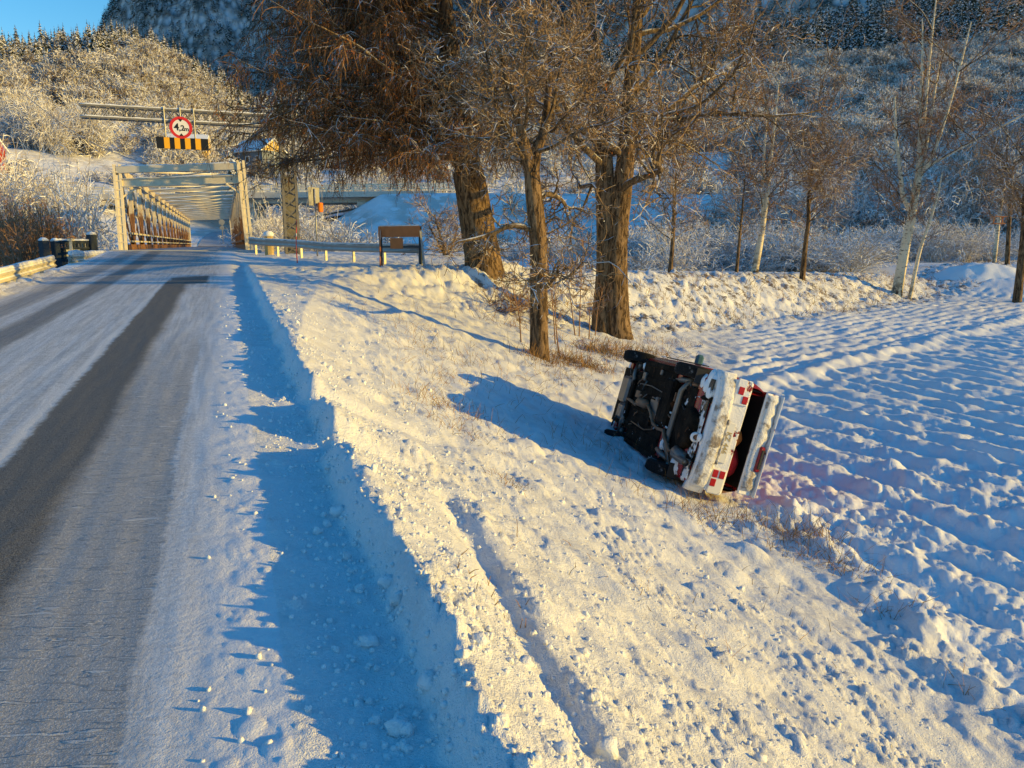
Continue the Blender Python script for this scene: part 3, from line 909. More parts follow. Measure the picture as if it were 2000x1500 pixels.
def build_gantry():
    S = 38.0; z0 = 0.45
    g = Thing('height_gantry', stw(S, 3.04, 0.386), 'steel lattice gantry reaching over the road before the bridge', 'gantry', rz=TH)
    mb = MB(); lattice(mb, (0, 0, -0.3), (0, 0, 6.9), 0.56, 0.56, (1, 0, 0), (0, 1, 0), 14, 0.055, 0.022)
    g.part('column', mb, M['lattice'])
    mb = MB(); mb.box((0, 0.20, 2.3), (0.50, 0.02, 3.8)); g.part('back_plate', mb, M['lattice'])
    zb = 6.96 - z0
    mb = MB(); lattice(mb, (-8.05, 0, zb), (0.40, 0, zb), 0.42, 0.46, (0, 1, 0), (0, 0, 1), 24, 0.032, 0.014)
    o = g.part('beam', mb, M['lattice'])
    for dy, dz in ((-0.21, 0.262), (0.21, 0.262), (-0.21, -0.196)):
        mb = MB(); rings = []
        for k in range(28):
            x = -8.05 + 8.3 * k / 27; hh = 0.045 + 0.02 * math.sin(k * 2.3 + dy * 9)
            rings.append([(x, dy - 0.045, zb + dz), (x, dy - 0.02, zb + dz + hh), (x, dy + 0.03, zb + dz + hh * 0.9), (x, dy + 0.045, zb + dz)])
        mb.loft(rings); mb.build('snow_line', M['soft_snow'], o, True)
    for t in (-2.04, -1.42, -0.89):
        top = 0.34; bot = -1.15 if t != -1.42 else -0.10
        mb = MB(); mb.tube([(t - 2.88, -0.27, zb + top), (t - 2.88, -0.27, zb + bot)], 0.03, 8); g.part('hanger', mb, M['galv'])
    g.e.scale = (1.056, 1.056, 1.056)
    # round sign, hung on the gantry: a thing of its own
    sg = Thing('height_limit_sign', stw(S - 0.36, -1.50, 6.75), 'round red-rimmed height limit sign reading 4,2 m hung under the gantry', 'road sign', rz=TH)
    sg.part('plate', disc(0.385, 0.0, 0, thick=0.02), M['white_paint'])
    sg.part('rim', disc(0.385, -0.006, 0, thick=0.006, r_in=0.285), M['red_paint'])
    for q in (1, -1):
        mb = MB(); V = [(-0.085, -0.006, 0.305 * q), (0.085, -0.006, 0.305 * q), (0, -0.006, 0.20 * q)]; V += [(x, -0.0005, z) for x, y, z in V]
        mb.add(V, [[0, 1, 4, 3], [1, 2, 5, 4], [2, 0, 3, 5]], [[0, 2, 1], [3, 4, 5]]); sg.part('arrow', mb, M['black_paint'])
    text_mesh('4', 0.34, (-0.145, -0.004, 0.005), M['black_paint'], sg.e)
    text_mesh(',2', 0.27, (0.030, -0.004, -0.022), M['black_paint'], sg.e)
    text_mesh('m', 0.21, (0.185, -0.004, -0.048), M['black_paint'], sg.e)
    sg.e.scale = (1.225, 1.225, 1.225)
    br = Thing('striped_height_bar', stw(S - 0.36, -1.478, 6.07), 'black and yellow striped warning bar hanging below the round sign', 'height bar', rz=TH)
    mb = MB(); mb.box((0, 0.03, 0), (1.80, 0.06, 0.41)); br.part('board', mb, M['black_paint'])
    for k in range(4):
        mb = MB(); mb.box((-0.54 + k * 0.36, -0.003, 0), (0.19, 0.006, 0.40)); br.part('stripe', mb, M['yellow_paint'])
    br.e.scale = (1.19, 1.19, 1.19)
build_gantry()

# ------------------------------------------------------------------ barrier board on trestle legs (seen from behind)
def build_barrier():
    a = hit(745, 520); b_ = hit(822, 523)
    z = min(a.z, b_.z); mid = (a + b_) / 2; v = b_ - a; L = math.hypot(v.x, v.y)
    p = Thing('barrier_board', Vector((mid.x, mid.y, z)), 'brown-backed barrier board on dark trestle legs before the right guardrail', 'road barrier', rz=math.atan2(v.y, v.x))
    for x in (-L / 2, L / 2):
        mb = MB(); mb.bar((x, 0, -0.3), (x, 0, 1.42), 0.09, 0.07, (0, 1, 0)); p.part('post', mb, M['dark_steel'])
    mb = MB(); mb.bar((-L / 2 + 0.02, -0.02, 1.40), (-L / 2 + 0.55, -0.75, -0.15), 0.05, 0.05); p.part('strut', mb, M['brown_board'])
    mb = MB(); mb.bar((L / 2 + 0.02, -0.02, 1.30), (L / 2 + 0.62, -0.6, -0.2), 0.07, 0.06); p.part('strut', mb, M['dark_steel'])
    mb = MB(); mb.box((0, -0.05, 1.25), (L + 0.10, 0.035, 0.38), bev=0.008); o = p.part('board', mb, M['brown_board'])
    mb = MB(); rings = []
    for k in range(9):
        x = -L / 2 + L * k / 8; rings.append([(x, -0.07, 1.44), (x, -0.05, 1.475), (x, -0.03, 1.47), (x, -0.02, 1.44)])
    mb.loft(rings); mb.build('snow_cap', M['soft_snow'], o, True)
    mb = MB(); mb.box((-0.12, -0.05, 0.84), (0.56, 0.035, 0.38), bev=0.008); p.part('board', mb, M['brown_board'])
    mb = MB(); mb.bar((-L / 2, 0, 0.72), (L / 2, 0, 0.72), 0.04, 0.05); p.part('cross_bar', mb, M['dark_steel'])
build_barrier()

# ------------------------------------------------------------------ small roadside furniture
def pole_marker():
    a = hit(581, 514)
    p = Thing('snow_pole', a, 'thin red snow pole at the right road edge before the guardrail', 'marker pole')
    mb = MB(); mb.tube([(0, 0, -0.2), (-0.02, 0, 0.6), (0.05, 0, 1.62)], [0.022, 0.02, 0.014], 8); p.part('shaft', mb, M['pole_red'], True)
    mb = MB(); mb.tube([(0.01, 0, 1.0), (0.018, 0, 1.12)], 0.021, 8); p.part('reflector', mb, M['white_paint'], True)
pole_marker()

def sign_post():
    a = on_ground(620, 33.5)
    p = Thing('sign_post', a, 'grey sign seen edge-on with an orange lamp on a post behind the guardrail', 'road sign', rz=rad(62))
    mb = MB(); mb.tube([(0, 0, -0.5), (0, 0, 2.95)], 0.038, 8); p.part('post', mb, M['galv'], True)
    mb = MB(); mb.box((0, 0.05, 2.62), (0.70, 0.02, 0.80), bev=0.006); p.part('plate', mb, M['galv'])
    mb = MB(); mb.box((0.16, -0.16, 2.15), (0.26, 0.16, 0.42), bev=0.04); p.part('lamp', mb, M['orange_lens'])
    mb = MB(); mb.tube([(0, 0, 2.05), (0.1, -0.1, 2.05)], 0.02, 6); p.part('bracket', mb, M['galv'])
sign_post()

def stone_post():
    a = stw(36.6, 1.9, 1.1)
    p = Thing('boundary_post', a, 'stubby yellow stone post with a snow cap beside the right bridge post', 'post')
    mb = MB(); mb.loft([[(0.2 * math.cos(k * math.pi / 4) * s_, 0.2 * math.sin(k * math.pi / 4) * s_, z) for k in range(8)] for z, s_ in ((-0.4, 1.1), (0.3, 1.05), (0.85, 1.0), (0.95, 0.8))]); p.part('shaft', mb, M['stone_yellow'])
    mb = MB(); mb.loft([[(0.25 * math.cos(k * math.pi / 5) * s_, 0.25 * math.sin(k * math.pi / 5) * s_, z) for k in range(10)] for z, s_ in ((0.9, 0.9), (0.97, 1.0), (1.06, 0.9), (1.14, 0.45))]); p.part('snow_cap', mb, M['soft_snow'], True)
stone_post()

def marker_post():
    a = hit(1498, 529)
    p = Thing('marker_post', a, 'pale yellow marker post on the bank right of the slim birch', 'post')
    mb = MB(); mb.box((0, 0, 0.3), (0.34, 0.10, 0.8), bev=0.02); p.part('shaft', mb, M['stone_yellow'])
    mb = MB(); mb.box((0, 0, 0.74), (0.36, 0.14, 0.06), bev=0.02); p.part('snow_cap', mb, M['soft_snow'])
marker_post()

# ------------------------------------------------------------------ overpass
def build_overpass():
    ax, ay = OVP_A; bx, by = OVP_B; L = math.hypot(bx - ax, by - ay); rz = math.atan2(by - ay, bx - ax)
    za, zb = 9.3, 10.3; sl = (zb - za) / L
    p = Thing('overpass', (ax, ay, za), 'long concrete road overpass with white railings crossing behind the truss bridge', 'overpass', rz=rz)
    Z = lambda x: sl * x
    x0, x1 = -4, L + 3
    mb = MB(); mb.bar((x0, 0, Z(x0) - 0.15), (x1, 0, Z(x1) - 0.15), 11.0, 0.5); p.part('deck', mb, M['concrete'])
    for y in (-5.55, 5.55):
        mb = MB(); mb.bar((x0, y, Z(x0) - 0.05), (x1, y, Z(x1) - 0.05), 0.35, 0.9); p.part('edge_beam', mb, M['concrete'])
    for y in (-3, 3):
        mb = MB(); mb.bar((x0, y, Z(x0) - 0.85), (x1, y, Z(x1) - 0.85), 1.1, 0.9); p.part('girder', mb, M['concrete'])
    for y in (-5.5, 5.5):
        mb = MB()
        for h in (0.75, 1.15, 1.5):
            mb.bar((x0 - 14, y, Z(x0 - 14) + h), (x1 + 6, y, Z(x1 + 6) + h), 0.12, 0.14 if h < 1.4 else 0.20)
        n = 34
        for k in range(n):
            x = x0 + (x1 - x0) * k / (n - 1); mb.box((x, y, Z(x) + 0.75), (0.24, 0.16, 1.6))
        p.part('railing', mb, M['white_steel'])
    for x in (22, 40, 59, 76.5):
        if x > L - 2: continue
        mb = MB()
        for y in (-3, 3): mb.box((x, y, -5.5 + Z(x)), (1.3, 1.3, 9.0), bev=0.12)
        mb.box((x, 0, -1.6 + Z(x)), (1.5, 9, 0.7)); p.part('pier', mb, M['concrete'])
    for x, w in ((3.5, 3.0), (L - 2.5, 4.0)):
        mb = MB(); mb.box((x, 0, -2.6 + Z(x)), (w, 10.4, 3.6)); p.part('abutment', mb, M['concrete'])
    mb = MB(); mb.bar((6.5, -5.8, -0.6), (3.0, -7.0, -3.2), 0.5, 0.3); p.part('wing_wall', mb, M['frost_beam'])
    # lamp posts on the deck
    for i, px_ in enumerate((563, 589)):
        a = (px_ - 1000) / 1450.0
        best = min(np.linspace(0, L, 400), key=lambda x: abs((ax + math.cos(rz) * x) / ((ay + math.sin(rz) * x) * 0.99) - a))
        wx, wy = ax + math.cos(rz) * best - math.sin(rz) * -5.0, ay + math.sin(rz) * best + math.cos(rz) * -5.0
        q = Thing('lamp_post', (wx, wy, za + Z(best) + 0.1), ('tall thin lamp post on the overpass, just right of the gantry column' if i == 0 else 'tall thin lamp post on the overpass, between gantry column and sign post'), 'street lamp', 'lamp posts on the overpass')
        mb = MB(); mb.tube([(0, 0, 0), (0, 0, 9.6)], [0.11, 0.07], 8); q.part('pole', mb, M['white_steel'], True)
        mb = MB(); mb.tube([(0, 0, 9.5), (0.3, 0.2, 9.9), (1.2, 0.6, 10.0)], 0.05, 6); q.part('arm', mb, M['galv'], True)
        mb = MB(); mb.box((1.5, 0.75, 9.98), (0.7, 0.3, 0.16), bev=0.05); q.part('lamp_head', mb, M['galv'])
build_overpass()

# ------------------------------------------------------------------ road beyond the bridge, climbing round to the right
def build_far_road():
    C = [(-42.3, 110.5), (-45.0, 119.0), (-46.5, 126), (-44.5, 134), (-38, 141), (-28, 146), (-14, 150)]
    C = np.array(C); u = np.linspace(0, len(C) - 1, 60)
    P = np.stack([np.interp(u, range(len(C)), C[:, k]) for k in range(2)], 1)
    for _ in range(8): P[1:-1] = (P[:-2] + P[1:-1] * 2 + P[2:]) / 4
    T = np.gradient(P, axis=0); T /= np.linalg.norm(T, axis=1)[:, None]; N = np.stack([T[:, 1], -T[:, 0]], 1)
    off = np.linspace(-3.6, 3.6, 7)
    X = P[:, None, 0] + N[:, None, 0] * off; Y = P[:, None, 1] + N[:, None, 1] * off
    zc = np.maximum.reduce([terrain(X[:, k], Y[:, k], False) for k in range(7)])
    for _ in range(6): zc[1:-1] = np.maximum(zc[1:-1], (zc[:-2] + zc[2:]) / 2)
    zc[:3] = 1.36
    Zs = np.repeat(zc[:, None] + 0.05, 7, 1)
    V = np.stack([X, Y, Zs], -1).reshape(-1, 3); i = np.arange(60 * 7).reshape(60, 7)
    Q = np.stack([i[:-1, :-1], i[:-1, 1:], i[1:, 1:], i[1:, :-1]], -1).reshape(-1, 4)
    t = NT('far_road_snow'); m = t.out(t.mix(t.noise(t.world(), 0.6, 4), (0.25, 0.25, 0.27), (0.6, 0.6, 0.62)), 0.8)
    o = obj_np('far_road', V=V, quads=Q, mats=[m]); o['kind'] = 'structure'
    pts = [(P[k, 0] + N[k, 0] * 3.9, P[k, 1] + N[k, 1] * 3.9, zc[k]) for k in range(8, 52, 2)]
    guardrail('guardrail', pts, 0.65, 'dark guardrail curving along the shaded road beyond the bridge', face=1, post_every=3.0, snow=0.03)
build_far_road()

# ------------------------------------------------------------------ far houses
def house(px, py, w, d, h, roof_h, wallm, label, rz=0.3, gable=None, dist=None):
    a = hit(px, py, 60, 420)
    if a is None: return
    if dist: a = at(px, py, dist)
    p = Thing('house', a, label, 'house', rz=rz)
    mb = MB(); mb.box((0, 0, h / 2 - 1), (w, d, h + 2)); wall = p.part('wall', mb, M[wallm])
    for sx in (-1, 1):
        g = MB(); V = [(sx * w / 2, -d / 2, h), (sx * w / 2, d / 2, h), (sx * w / 2, 0, h + roof_h)]; V += [(x - sx * 0.2, y, z) for x, y, z in V]
        g.add(V, [[0, 1, 4, 3], [1, 2, 5, 4], [2, 0, 3, 5]], [[0, 2, 1], [3, 4, 5]]); p.part('gable', g, M[gable or wallm])
    for sg in (-1, 1):
        mb = MB(); e = 0.6; a0 = np.array([0, sg * (d / 2 + e), h - e * roof_h / (d / 2)]); a1 = np.array([0, 0, h + roof_h])
        nrm = np.array([0, sg * roof_h, d / 2]); nrm /= np.linalg.norm(nrm)
        x0, x1 = -w / 2 - 0.5, w / 2 + 0.5; th = 0.35
        V = [(x0, *a0[1:]), (x1, *a0[1:]), (x1, *a1[1:]), (x0, *a1[1:])]; V = np.array(V); V2 = V + nrm * th
        mb.add(np.concatenate([V, V2]), [[3, 2, 1, 0], [4, 5, 6, 7], [0, 1, 5, 4], [1, 2, 6, 5], [2, 3, 7, 6], [3, 0, 4, 7]])
        p.part('roof', mb, M['soft_snow'], label=None)
    for k in range(3):
        x = -w / 2 + w * (k + 0.5) / 3
        mb = MB(); mb.box((x, -d / 2 - 0.03, h * 0.55), (w * 0.14, 0.08, h * 0.32)); o = p.part('window', mb, M['white_paint'])
        mb = MB(); mb.box((x, -d / 2 - 0.08, h * 0.55), (w * 0.10, 0.04, h * 0.26)); mb.build('pane', M['window_glass'], o)
    mb = MB(); mb.box((w * 0.2, 0.3, h + roof_h), (0.7, 0.7, 1.4)); p.part('chimney', mb, M['concrete'])
    return p
house(372, 318, 9, 7, 4.2, 2.6, 'yellow_wall', 'small yellow house with a snowy roof among spruces below the striped bar', rz=0.2)
house(508, 335, 12, 9, 5.5, 3.4, 'grey_wall', 'grey-blue house with a yellow gable and snowy roof behind the gantry column', rz=-0.5, gable='yellow_wall')
house(640, 326, 6, 6, 2.8, 1.8, 'red_wall', 'small red house half hidden by trees above the overpass', rz=0.4)
house(-46, 345, 8, 6, 5.0, 2.2, 'red_wall', 'red house at the left edge of the picture on the hillside', rz=0.1)

# small signs beyond the bridge, and the wire over the valley
def far_sign(px, py, dist, label, two=False):
    a = at(px, py, dist); 
    g_ = ground(a.x, a.y)
    p = Thing('traffic_sign', (a.x, a.y, max(g_, a.z - 4.2)), label, 'road sign', rz=TH)
    h = a.z - max(g_, a.z - 4.2)
    mb = MB(); mb.tube([(0, 0, -0.4), (0, 0, h + 0.4)], 0.06, 6); p.part('post', mb, M['lattice'])
    p.part('plate', disc(0.42, -0.08, h, 16, 0.03), M['galv'])
    if two: p.part('plate', disc(0.34, -0.08, h - 0.85, 16, 0.03), M['galv'])
far_sign(433, 434, 112, 'pair of small round signs on a post seen through the bridge', True)
far_sign(512, 431, 112, 'single small round sign right of the bridge, below the overpass')

def build_wire():
    a = at(60, 195, 150); b_ = at(330, 330, 120); mid = (a + b_) / 2
    pts = [a.lerp(b_, k / 16) - Vector((0, 0, 2.2 * math.sin(math.pi * k / 16))) for k in range(17)]
    p = [(v.x - mid.x, v.y - mid.y, v.z - mid.z) for v in pts]
    mb = MB(); mb.tube(p, 0.07, 5)
    o = mb.build('overhead_wire', M['lattice'], None, True, mid); tag(o, 'sagging frosted wire strung across the left hillside', 'wire')
build_wire()

# ------------------------------------------------------------------ trees: batches of wandering tapered branches
def unit(v): return v / (np.linalg.norm(v, axis=-1, keepdims=True) + 1e-9)

def grow(rng, start, dirs, length, K, wig, up=0.0, droop=0.0, curl=0.0):
    start = np.asarray(start, float); d = unit(np.asarray(dirs, float)); N = len(start)
    length = np.broadcast_to(np.asarray(length, float), (N,))
    P = np.zeros((N, K, 3)); P[:, 0] = start; st = length / (K - 1)
    bend = rng.normal(size=(N, 3)) * curl
    for k in range(1, K):
        d = d + rng.normal(size=(N, 3)) * wig + bend; d[:, 2] += up - droop * (k / K)
        d = unit(d); P[:, k] = P[:, k - 1] + d * st[:, None]
    return P

def spawn(rng, P, per, lo, hi, ang, spread=0.25, keep=0.0):
    """children along polylines P: starts, directions, parent index, fraction"""
    N, K = P.shape[:2]
    n = np.asarray(per); idx = np.repeat(np.arange(N), n) if n.ndim else np.repeat(np.arange(N), int(per))
    m = len(idx); f = lo + (hi - lo) * rng.random(m)
    x = f * (K - 1); i = np.minimum(x.astype(int), K - 2); w = (x - i)[:, None]
    st = P[idx, i] * (1 - w) + P[idx, i + 1] * w
    tg = unit(P[idx, i + 1] - P[idx, i]); rv = unit(np.cross(tg, rng.normal(size=(m, 3))))
    a = ang + rng.normal(size=m) * spread
    return st, tg * np.cos(a)[:, None] + rv * np.sin(a)[:, None], idx, f

def tubes(P, r0, r1, n=3, power=1.0):
    """(V, Q) for a batch of polylines with radius r0 -> r1"""
    N, K = P.shape[:2]
    r0 = np.broadcast_to(np.asarray(r0, float), (N,)); r1 = np.broadcast_to(np.asarray(r1, float), (N,))
    f = np.linspace(0, 1, K) ** power
    R = r0[:, None] * (1 - f) + r1[:, None] * f
    T = np.empty_like(P); T[:, 1:-1] = P[:, 2:] - P[:, :-2]; T[:, 0] = P[:, 1] - P[:, 0]; T[:, -1] = P[:, -1] - P[:, -2]; T = unit(T)
    ref = np.array([0.37, 0.71, 0.13]); A = unit(np.cross(T, ref)); B = np.cross(T, A)
    an = np.arange(n) / n * 2 * np.pi
    V = P[:, :, None] + R[:, :, None, None] * (A[:, :, None] * np.cos(an)[:, None] + B[:, :, None] * np.sin(an)[:, None])
    base = (np.arange(N) * K * n)[:, None, None]; k = (np.arange(K - 1) * n)[None, :, None]; i = np.arange(n)[None, None]; j = (i + 1) % n
    Q = np.stack([base + k + i, base + k + j, base + k + n + j, base + k + n + i], -1).reshape(-1, 4)
    return V.reshape(-1, 3), Q

def strips(P, w, rng):
    """flat ribbons (fine twigs far away): 2 vertices per joint"""
    N, K = P.shape[:2]
    T = unit(np.gradient(P, axis=1)); A = unit(np.cross(T, unit(rng.normal(size=(N, 1, 3)))))
    W = np.broadcast_to(np.asarray(w, float), (N,))[:, None, None] * np.linspace(1, 0.4, K)[None, :, None]
    V = np.stack([P - A * W, P + A * W], 2).reshape(-1, 3)
    b = (np.arange(N) * K * 2)[:, None]; k = (np.arange(K - 1) * 2)[None]
    Q = np.stack([b + k, b + k + 1, b + k + 3, b + k + 2], -1).reshape(-1, 4)
    return V, Q

def merge(parts):
    V = []; Q = []; n = 0
    for v, q in parts:
        V.append(v); Q.append(q + n); n += len(v)
    return np.concatenate(V), np.concatenate(Q)

def bark(name, dark, light, scale=3.0, snow=0.0, stretch=0.5, bump=0.03, moss=None, lo=0.25, hi=0.6, cover=0.5):
    t = NT(name); c = t.coord('Object', (1, 1, stretch))
    f = t.noise(c, scale, 5, 0.65); cr = t.step(0.36, 0.56, t.noise(t.coord('Object', (1, 1, stretch * 0.45)), scale * 4.0, 4, 0.7, 0.5))
    col = t.mix(t.math('MULTIPLY', cr, f), dark, light)
    if moss: col = t.mix(t.math('MULTIPLY', t.step(0.5, 0.7, t.noise(t.coord(), 1.1, 3)), 0.6), col, moss)
    if snow:
        k = t.math('MULTIPLY', t.step(lo, hi, t.nz()), t.math('MULTIPLY', t.step(cover - .08, cover + .08, t.noise(t.world(), 1.7, 4)), snow))
        col = t.mix(k, col, SNOWC)
    t.bump(t.math('ADD', t.math('MULTIPLY', cr, 0.8), t.math('MULTIPLY', f, 0.5)), bump)
    M[name] = t.out(col, 0.85, 0, 0.15)

bark('oak_bark', (0.045, 0.028, 0.016), (0.40, 0.26, 0.14), 3.0, 0.25, bump=0.04, cover=0.55)
bark('limb_bark', (0.06, 0.042, 0.026), (0.36, 0.25, 0.14), 4.0, 0.95, lo=0.25, hi=0.55, cover=0.47)
bark('twig_bark', (0.12, 0.070, 0.034), (0.47, 0.325, 0.18), 3.0, 1.0, lo=0.15, hi=0.6, cover=0.52, bump=0.0)
bark('rust_twig', (0.10, 0.052, 0.024), (0.38, 0.20, 0.085), 2.0, 0.95, lo=0.40, hi=0.8, cover=0.50, bump=0.0)
bark('grey_twig', (0.16, 0.11, 0.075), (0.48, 0.34, 0.22), 2.0, 0.9, lo=0.1, hi=0.6, cover=0.47, bump=0.0)
bark('red_twig', (0.18, 0.10, 0.055), (0.48, 0.28, 0.15), 2.0, 0.5, bump=0.0)
bark('frost_twig', (0.30, 0.26, 0.22), (0.62, 0.56, 0.50), 1.5, 1.0, lo=-0.3, hi=0.3, cover=0.26, bump=0.0)

def birch_bark():
    t = NT('birch_bark'); c = t.coord('Object', (3, 3, 14))
    z = t.sep(t.coord())[2]
    k = t.step(0.60, 0.66, t.noise(c, 1.0, 3, 0.6))
    low = t.math('MULTIPLY', t.step(1.6, 0.0, z), t.step(0.38, 0.55, t.noise(t.coord(), 3.0, 4)))
    col = t.mix(t.noise(t.coord(), 2, 3), (0.58, 0.46, 0.28), (0.80, 0.72, 0.56))
    col = t.mix(t.math('MAXIMUM', k, low), col, (0.05, 0.035, 0.025))
    up = t.math('MULTIPLY', t.step(0.4, 0.7, t.nz()), 0.8)
    M['birch'] = t.out(t.mix(up, col, SNOWC), 0.7, 0, 0.2)
birch_bark()

def leaf_mat(name, a, b_):
    t = NT(name); M[name] = t.out(t.mix(t.noise(t.world(), 6, 3), a, b_), 0.8, 0, 0.1)
leaf_mat('rust_leaf', (0.20, 0.055, 0.018), (0.48, 0.17, 0.04))
leaf_mat('dry_grass', (0.17, 0.085, 0.03), (0.44, 0.27, 0.11))

def leaf_cards(rng, pts, size):
    N = len(pts); a = unit(rng.normal(size=(N, 3))); b_ = unit(np.cross(a, rng.normal(size=(N, 3)))); s_ = size * (0.6 + 0.8 * rng.random(N))[:, None]
    V = np.stack([pts, pts + a * s_ + b_ * s_ * 0.45, pts + a * s_ * 2.0, pts + a * s_ - b_ * s_ * 0.45], 1).reshape(-1, 3)
    return V, np.arange(N * 4).reshape(N, 4)

def trunk_mesh(rng, path, r, n=14, rough=0.10, flare=0.35, flare_h=0.5):
    """a trunk with fluted, uneven section and root flare"""
    path = np.asarray(path, float); r = np.asarray(r, float)
    K = max(20, len(path) * 6); u = np.linspace(0, len(path) - 1, K)
    def sm(a): 
        o = np.stack([np.interp(u, range(len(path)), a[:, k]) for k in range(a.shape[1])], 1)
        for _ in range(5): o[1:-1] = (o[:-2] + 2 * o[1:-1] + o[2:]) / 4
        return o
    C = sm(path); R = sm(r[:, None])[:, 0]
    hgt = C[:, 2] - C[0, 2]
    an = np.arange(n) / n * 2 * np.pi; ph = rng.random(4) * 6
    fl = flare * np.exp(-np.maximum(hgt, 0) / flare_h)
    lobes = 1 + rough * (np.sin(3 * an[None] + ph[0] + hgt[:, None] * 0.6) * 0.5 + np.sin(5 * an[None] + ph[1] - hgt[:, None] * 0.9) * 0.3 + np.sin(8 * an[None] + ph[2] + hgt[:, None] * 1.9) * 0.25)
    lobes = lobes + fl[:, None] * (0.6 + 0.4 * np.sin(4 * an[None] + ph[3]))
    T = unit(np.gradient(C, axis=0)); A = unit(np.cross(T, np.array([0.1, 1.0, 0.05]))); B = np.cross(T, A)
    V = C[:, None] + (R[:, None] * lobes)[:, :, None] * (A[:, None] * np.cos(an)[None, :, None] + B[:, None] * np.sin(an)[None, :, None])
    i = np.arange(n); j = (i + 1) % n
    Q = np.concatenate([np.stack([k * n + i, k * n + j, (k + 1) * n + j, (k + 1) * n + i], 1) for k in range(K - 1)])
    return V.reshape(-1, 3), Q, C, R

def quads_obj(name, vq, mat, parent, smooth=False):
    return obj_np(name, parent, V=vq[0], quads=vq[1], mats=[mat], smooth=smooth)

def broadleaf(loc, stems, seed, label, limbs=14, crown=(1.9, 0.0), n2=7, n3=7, n4=5, limb_len=4.5, lo=0.35, twig='twig_bark', leaves=0, twig_r=0.007, droop=0.02, name='bare_tree', cat='tree', limb_dirs=None, wig=0.22, zcut=None):
    rng = np.random.RandomState(seed)
    e = empty(name, loc, label, cat)
    tr = []; st_all = []; dir_all = []; r_all = []; len_all = []
    for path, r in stems:
        V, Q, C, R = trunk_mesh(rng, path, r)
        tr.append((V, Q))
        nl = int(limbs / len(stems))
        f = lo + (0.98 - lo) * (np.arange(nl) + rng.random(nl)) / nl
        ii = (f * (len(C) - 1)).astype(int)
        an = rng.random(nl) * 6.283 if limb_dirs is None else None
        a0 = np.arange(nl) * 2.4 + rng.random() * 6
        el = 0.25 + 0.75 * (f - lo) / (1 - lo) + rng.normal(size=nl) * 0.2
        st_all.append(C[ii]); dir_all.append(np.stack([np.cos(a0) * np.cos(el), np.sin(a0) * np.cos(el), np.sin(el)], 1))
        r_all.append(R[ii] * 0.42); len_all.append(limb_len * (1.15 - 0.55 * (f - lo) / (1 - lo)) * (0.8 + 0.4 * rng.random(nl)))
    quads_obj('trunk', merge(tr), M['oak_bark'], e, True)
    S = np.concatenate(st_all); Dr = np.concatenate(dir_all); Rr = np.concatenate(r_all); Ln = np.concatenate(len_all)
    if limb_dirs is not None:
        xs, xd, xr, xl = limb_dirs
        S = np.concatenate([S, xs]); Dr = np.concatenate([Dr, xd]); Rr = np.concatenate([Rr, xr]); Ln = np.concatenate([Ln, xl])
    P1 = grow(rng, S, Dr, Ln, 12, 0.16, up=0.03)
    b1 = tubes(P1, Rr, Rr * 0.25, 7)
    s2, d2, i2, f2 = spawn(rng, P1, n2, 0.22, 1.0, 0.95, 0.3)
    L2 = Ln[i2] * 0.42 * (1.15 - 0.5 * f2) * (0.7 + 0.6 * rng.random(len(i2)))
    R2 = np.maximum(Rr[i2] * (1 - 0.75 * f2) * 0.5, 0.012)
    P2 = grow(rng, s2, d2, L2, 8, wig * 0.8, up=0.02)
    b2 = tubes(P2, R2, np.maximum(R2 * 0.35, twig_r), 5)
    quads_obj('limbs', merge([b1, b2]), M['limb_bark'], e, True)
    s3, d3, i3, f3 = spawn(rng, P2, n3, 0.15, 1.0, 0.9, 0.35)
    L3 = np.clip(L2[i3] * 0.55, 0.25, 1.3) * (0.6 + 0.8 * rng.random(len(i3)))
    P3 = grow(rng, s3, d3, L3, 6, wig, up=0.01, droop=droop)
    b3 = tubes(P3, np.maximum(R2[i3] * 0.5, twig_r * 1.4), twig_r, 3)
    s4, d4, i4, f4 = spawn(rng, P3, n4, 0.15, 1.0, 0.9, 0.4)
    L4 = np.clip(L3[i4] * 0.6, 0.15, 0.7) * (0.6 + 0.8 * rng.random(len(i4)))
    P4 = grow(rng, s4, d4, L4, 5, wig * 1.4, up=0.0, droop=droop)
    b4 = strips(P4, twig_r * 1.25, rng)
    quads_obj('twigs', merge([b3, b4]), M[twig], e, False)
    if leaves:
        k = rng.randint(0, len(P4), leaves); pts = P4[k, rng.randint(2, 5, leaves)]
        quads_obj('leaves', leaf_cards(rng, pts, 0.035), M['rust_leaf'], e)
    return e

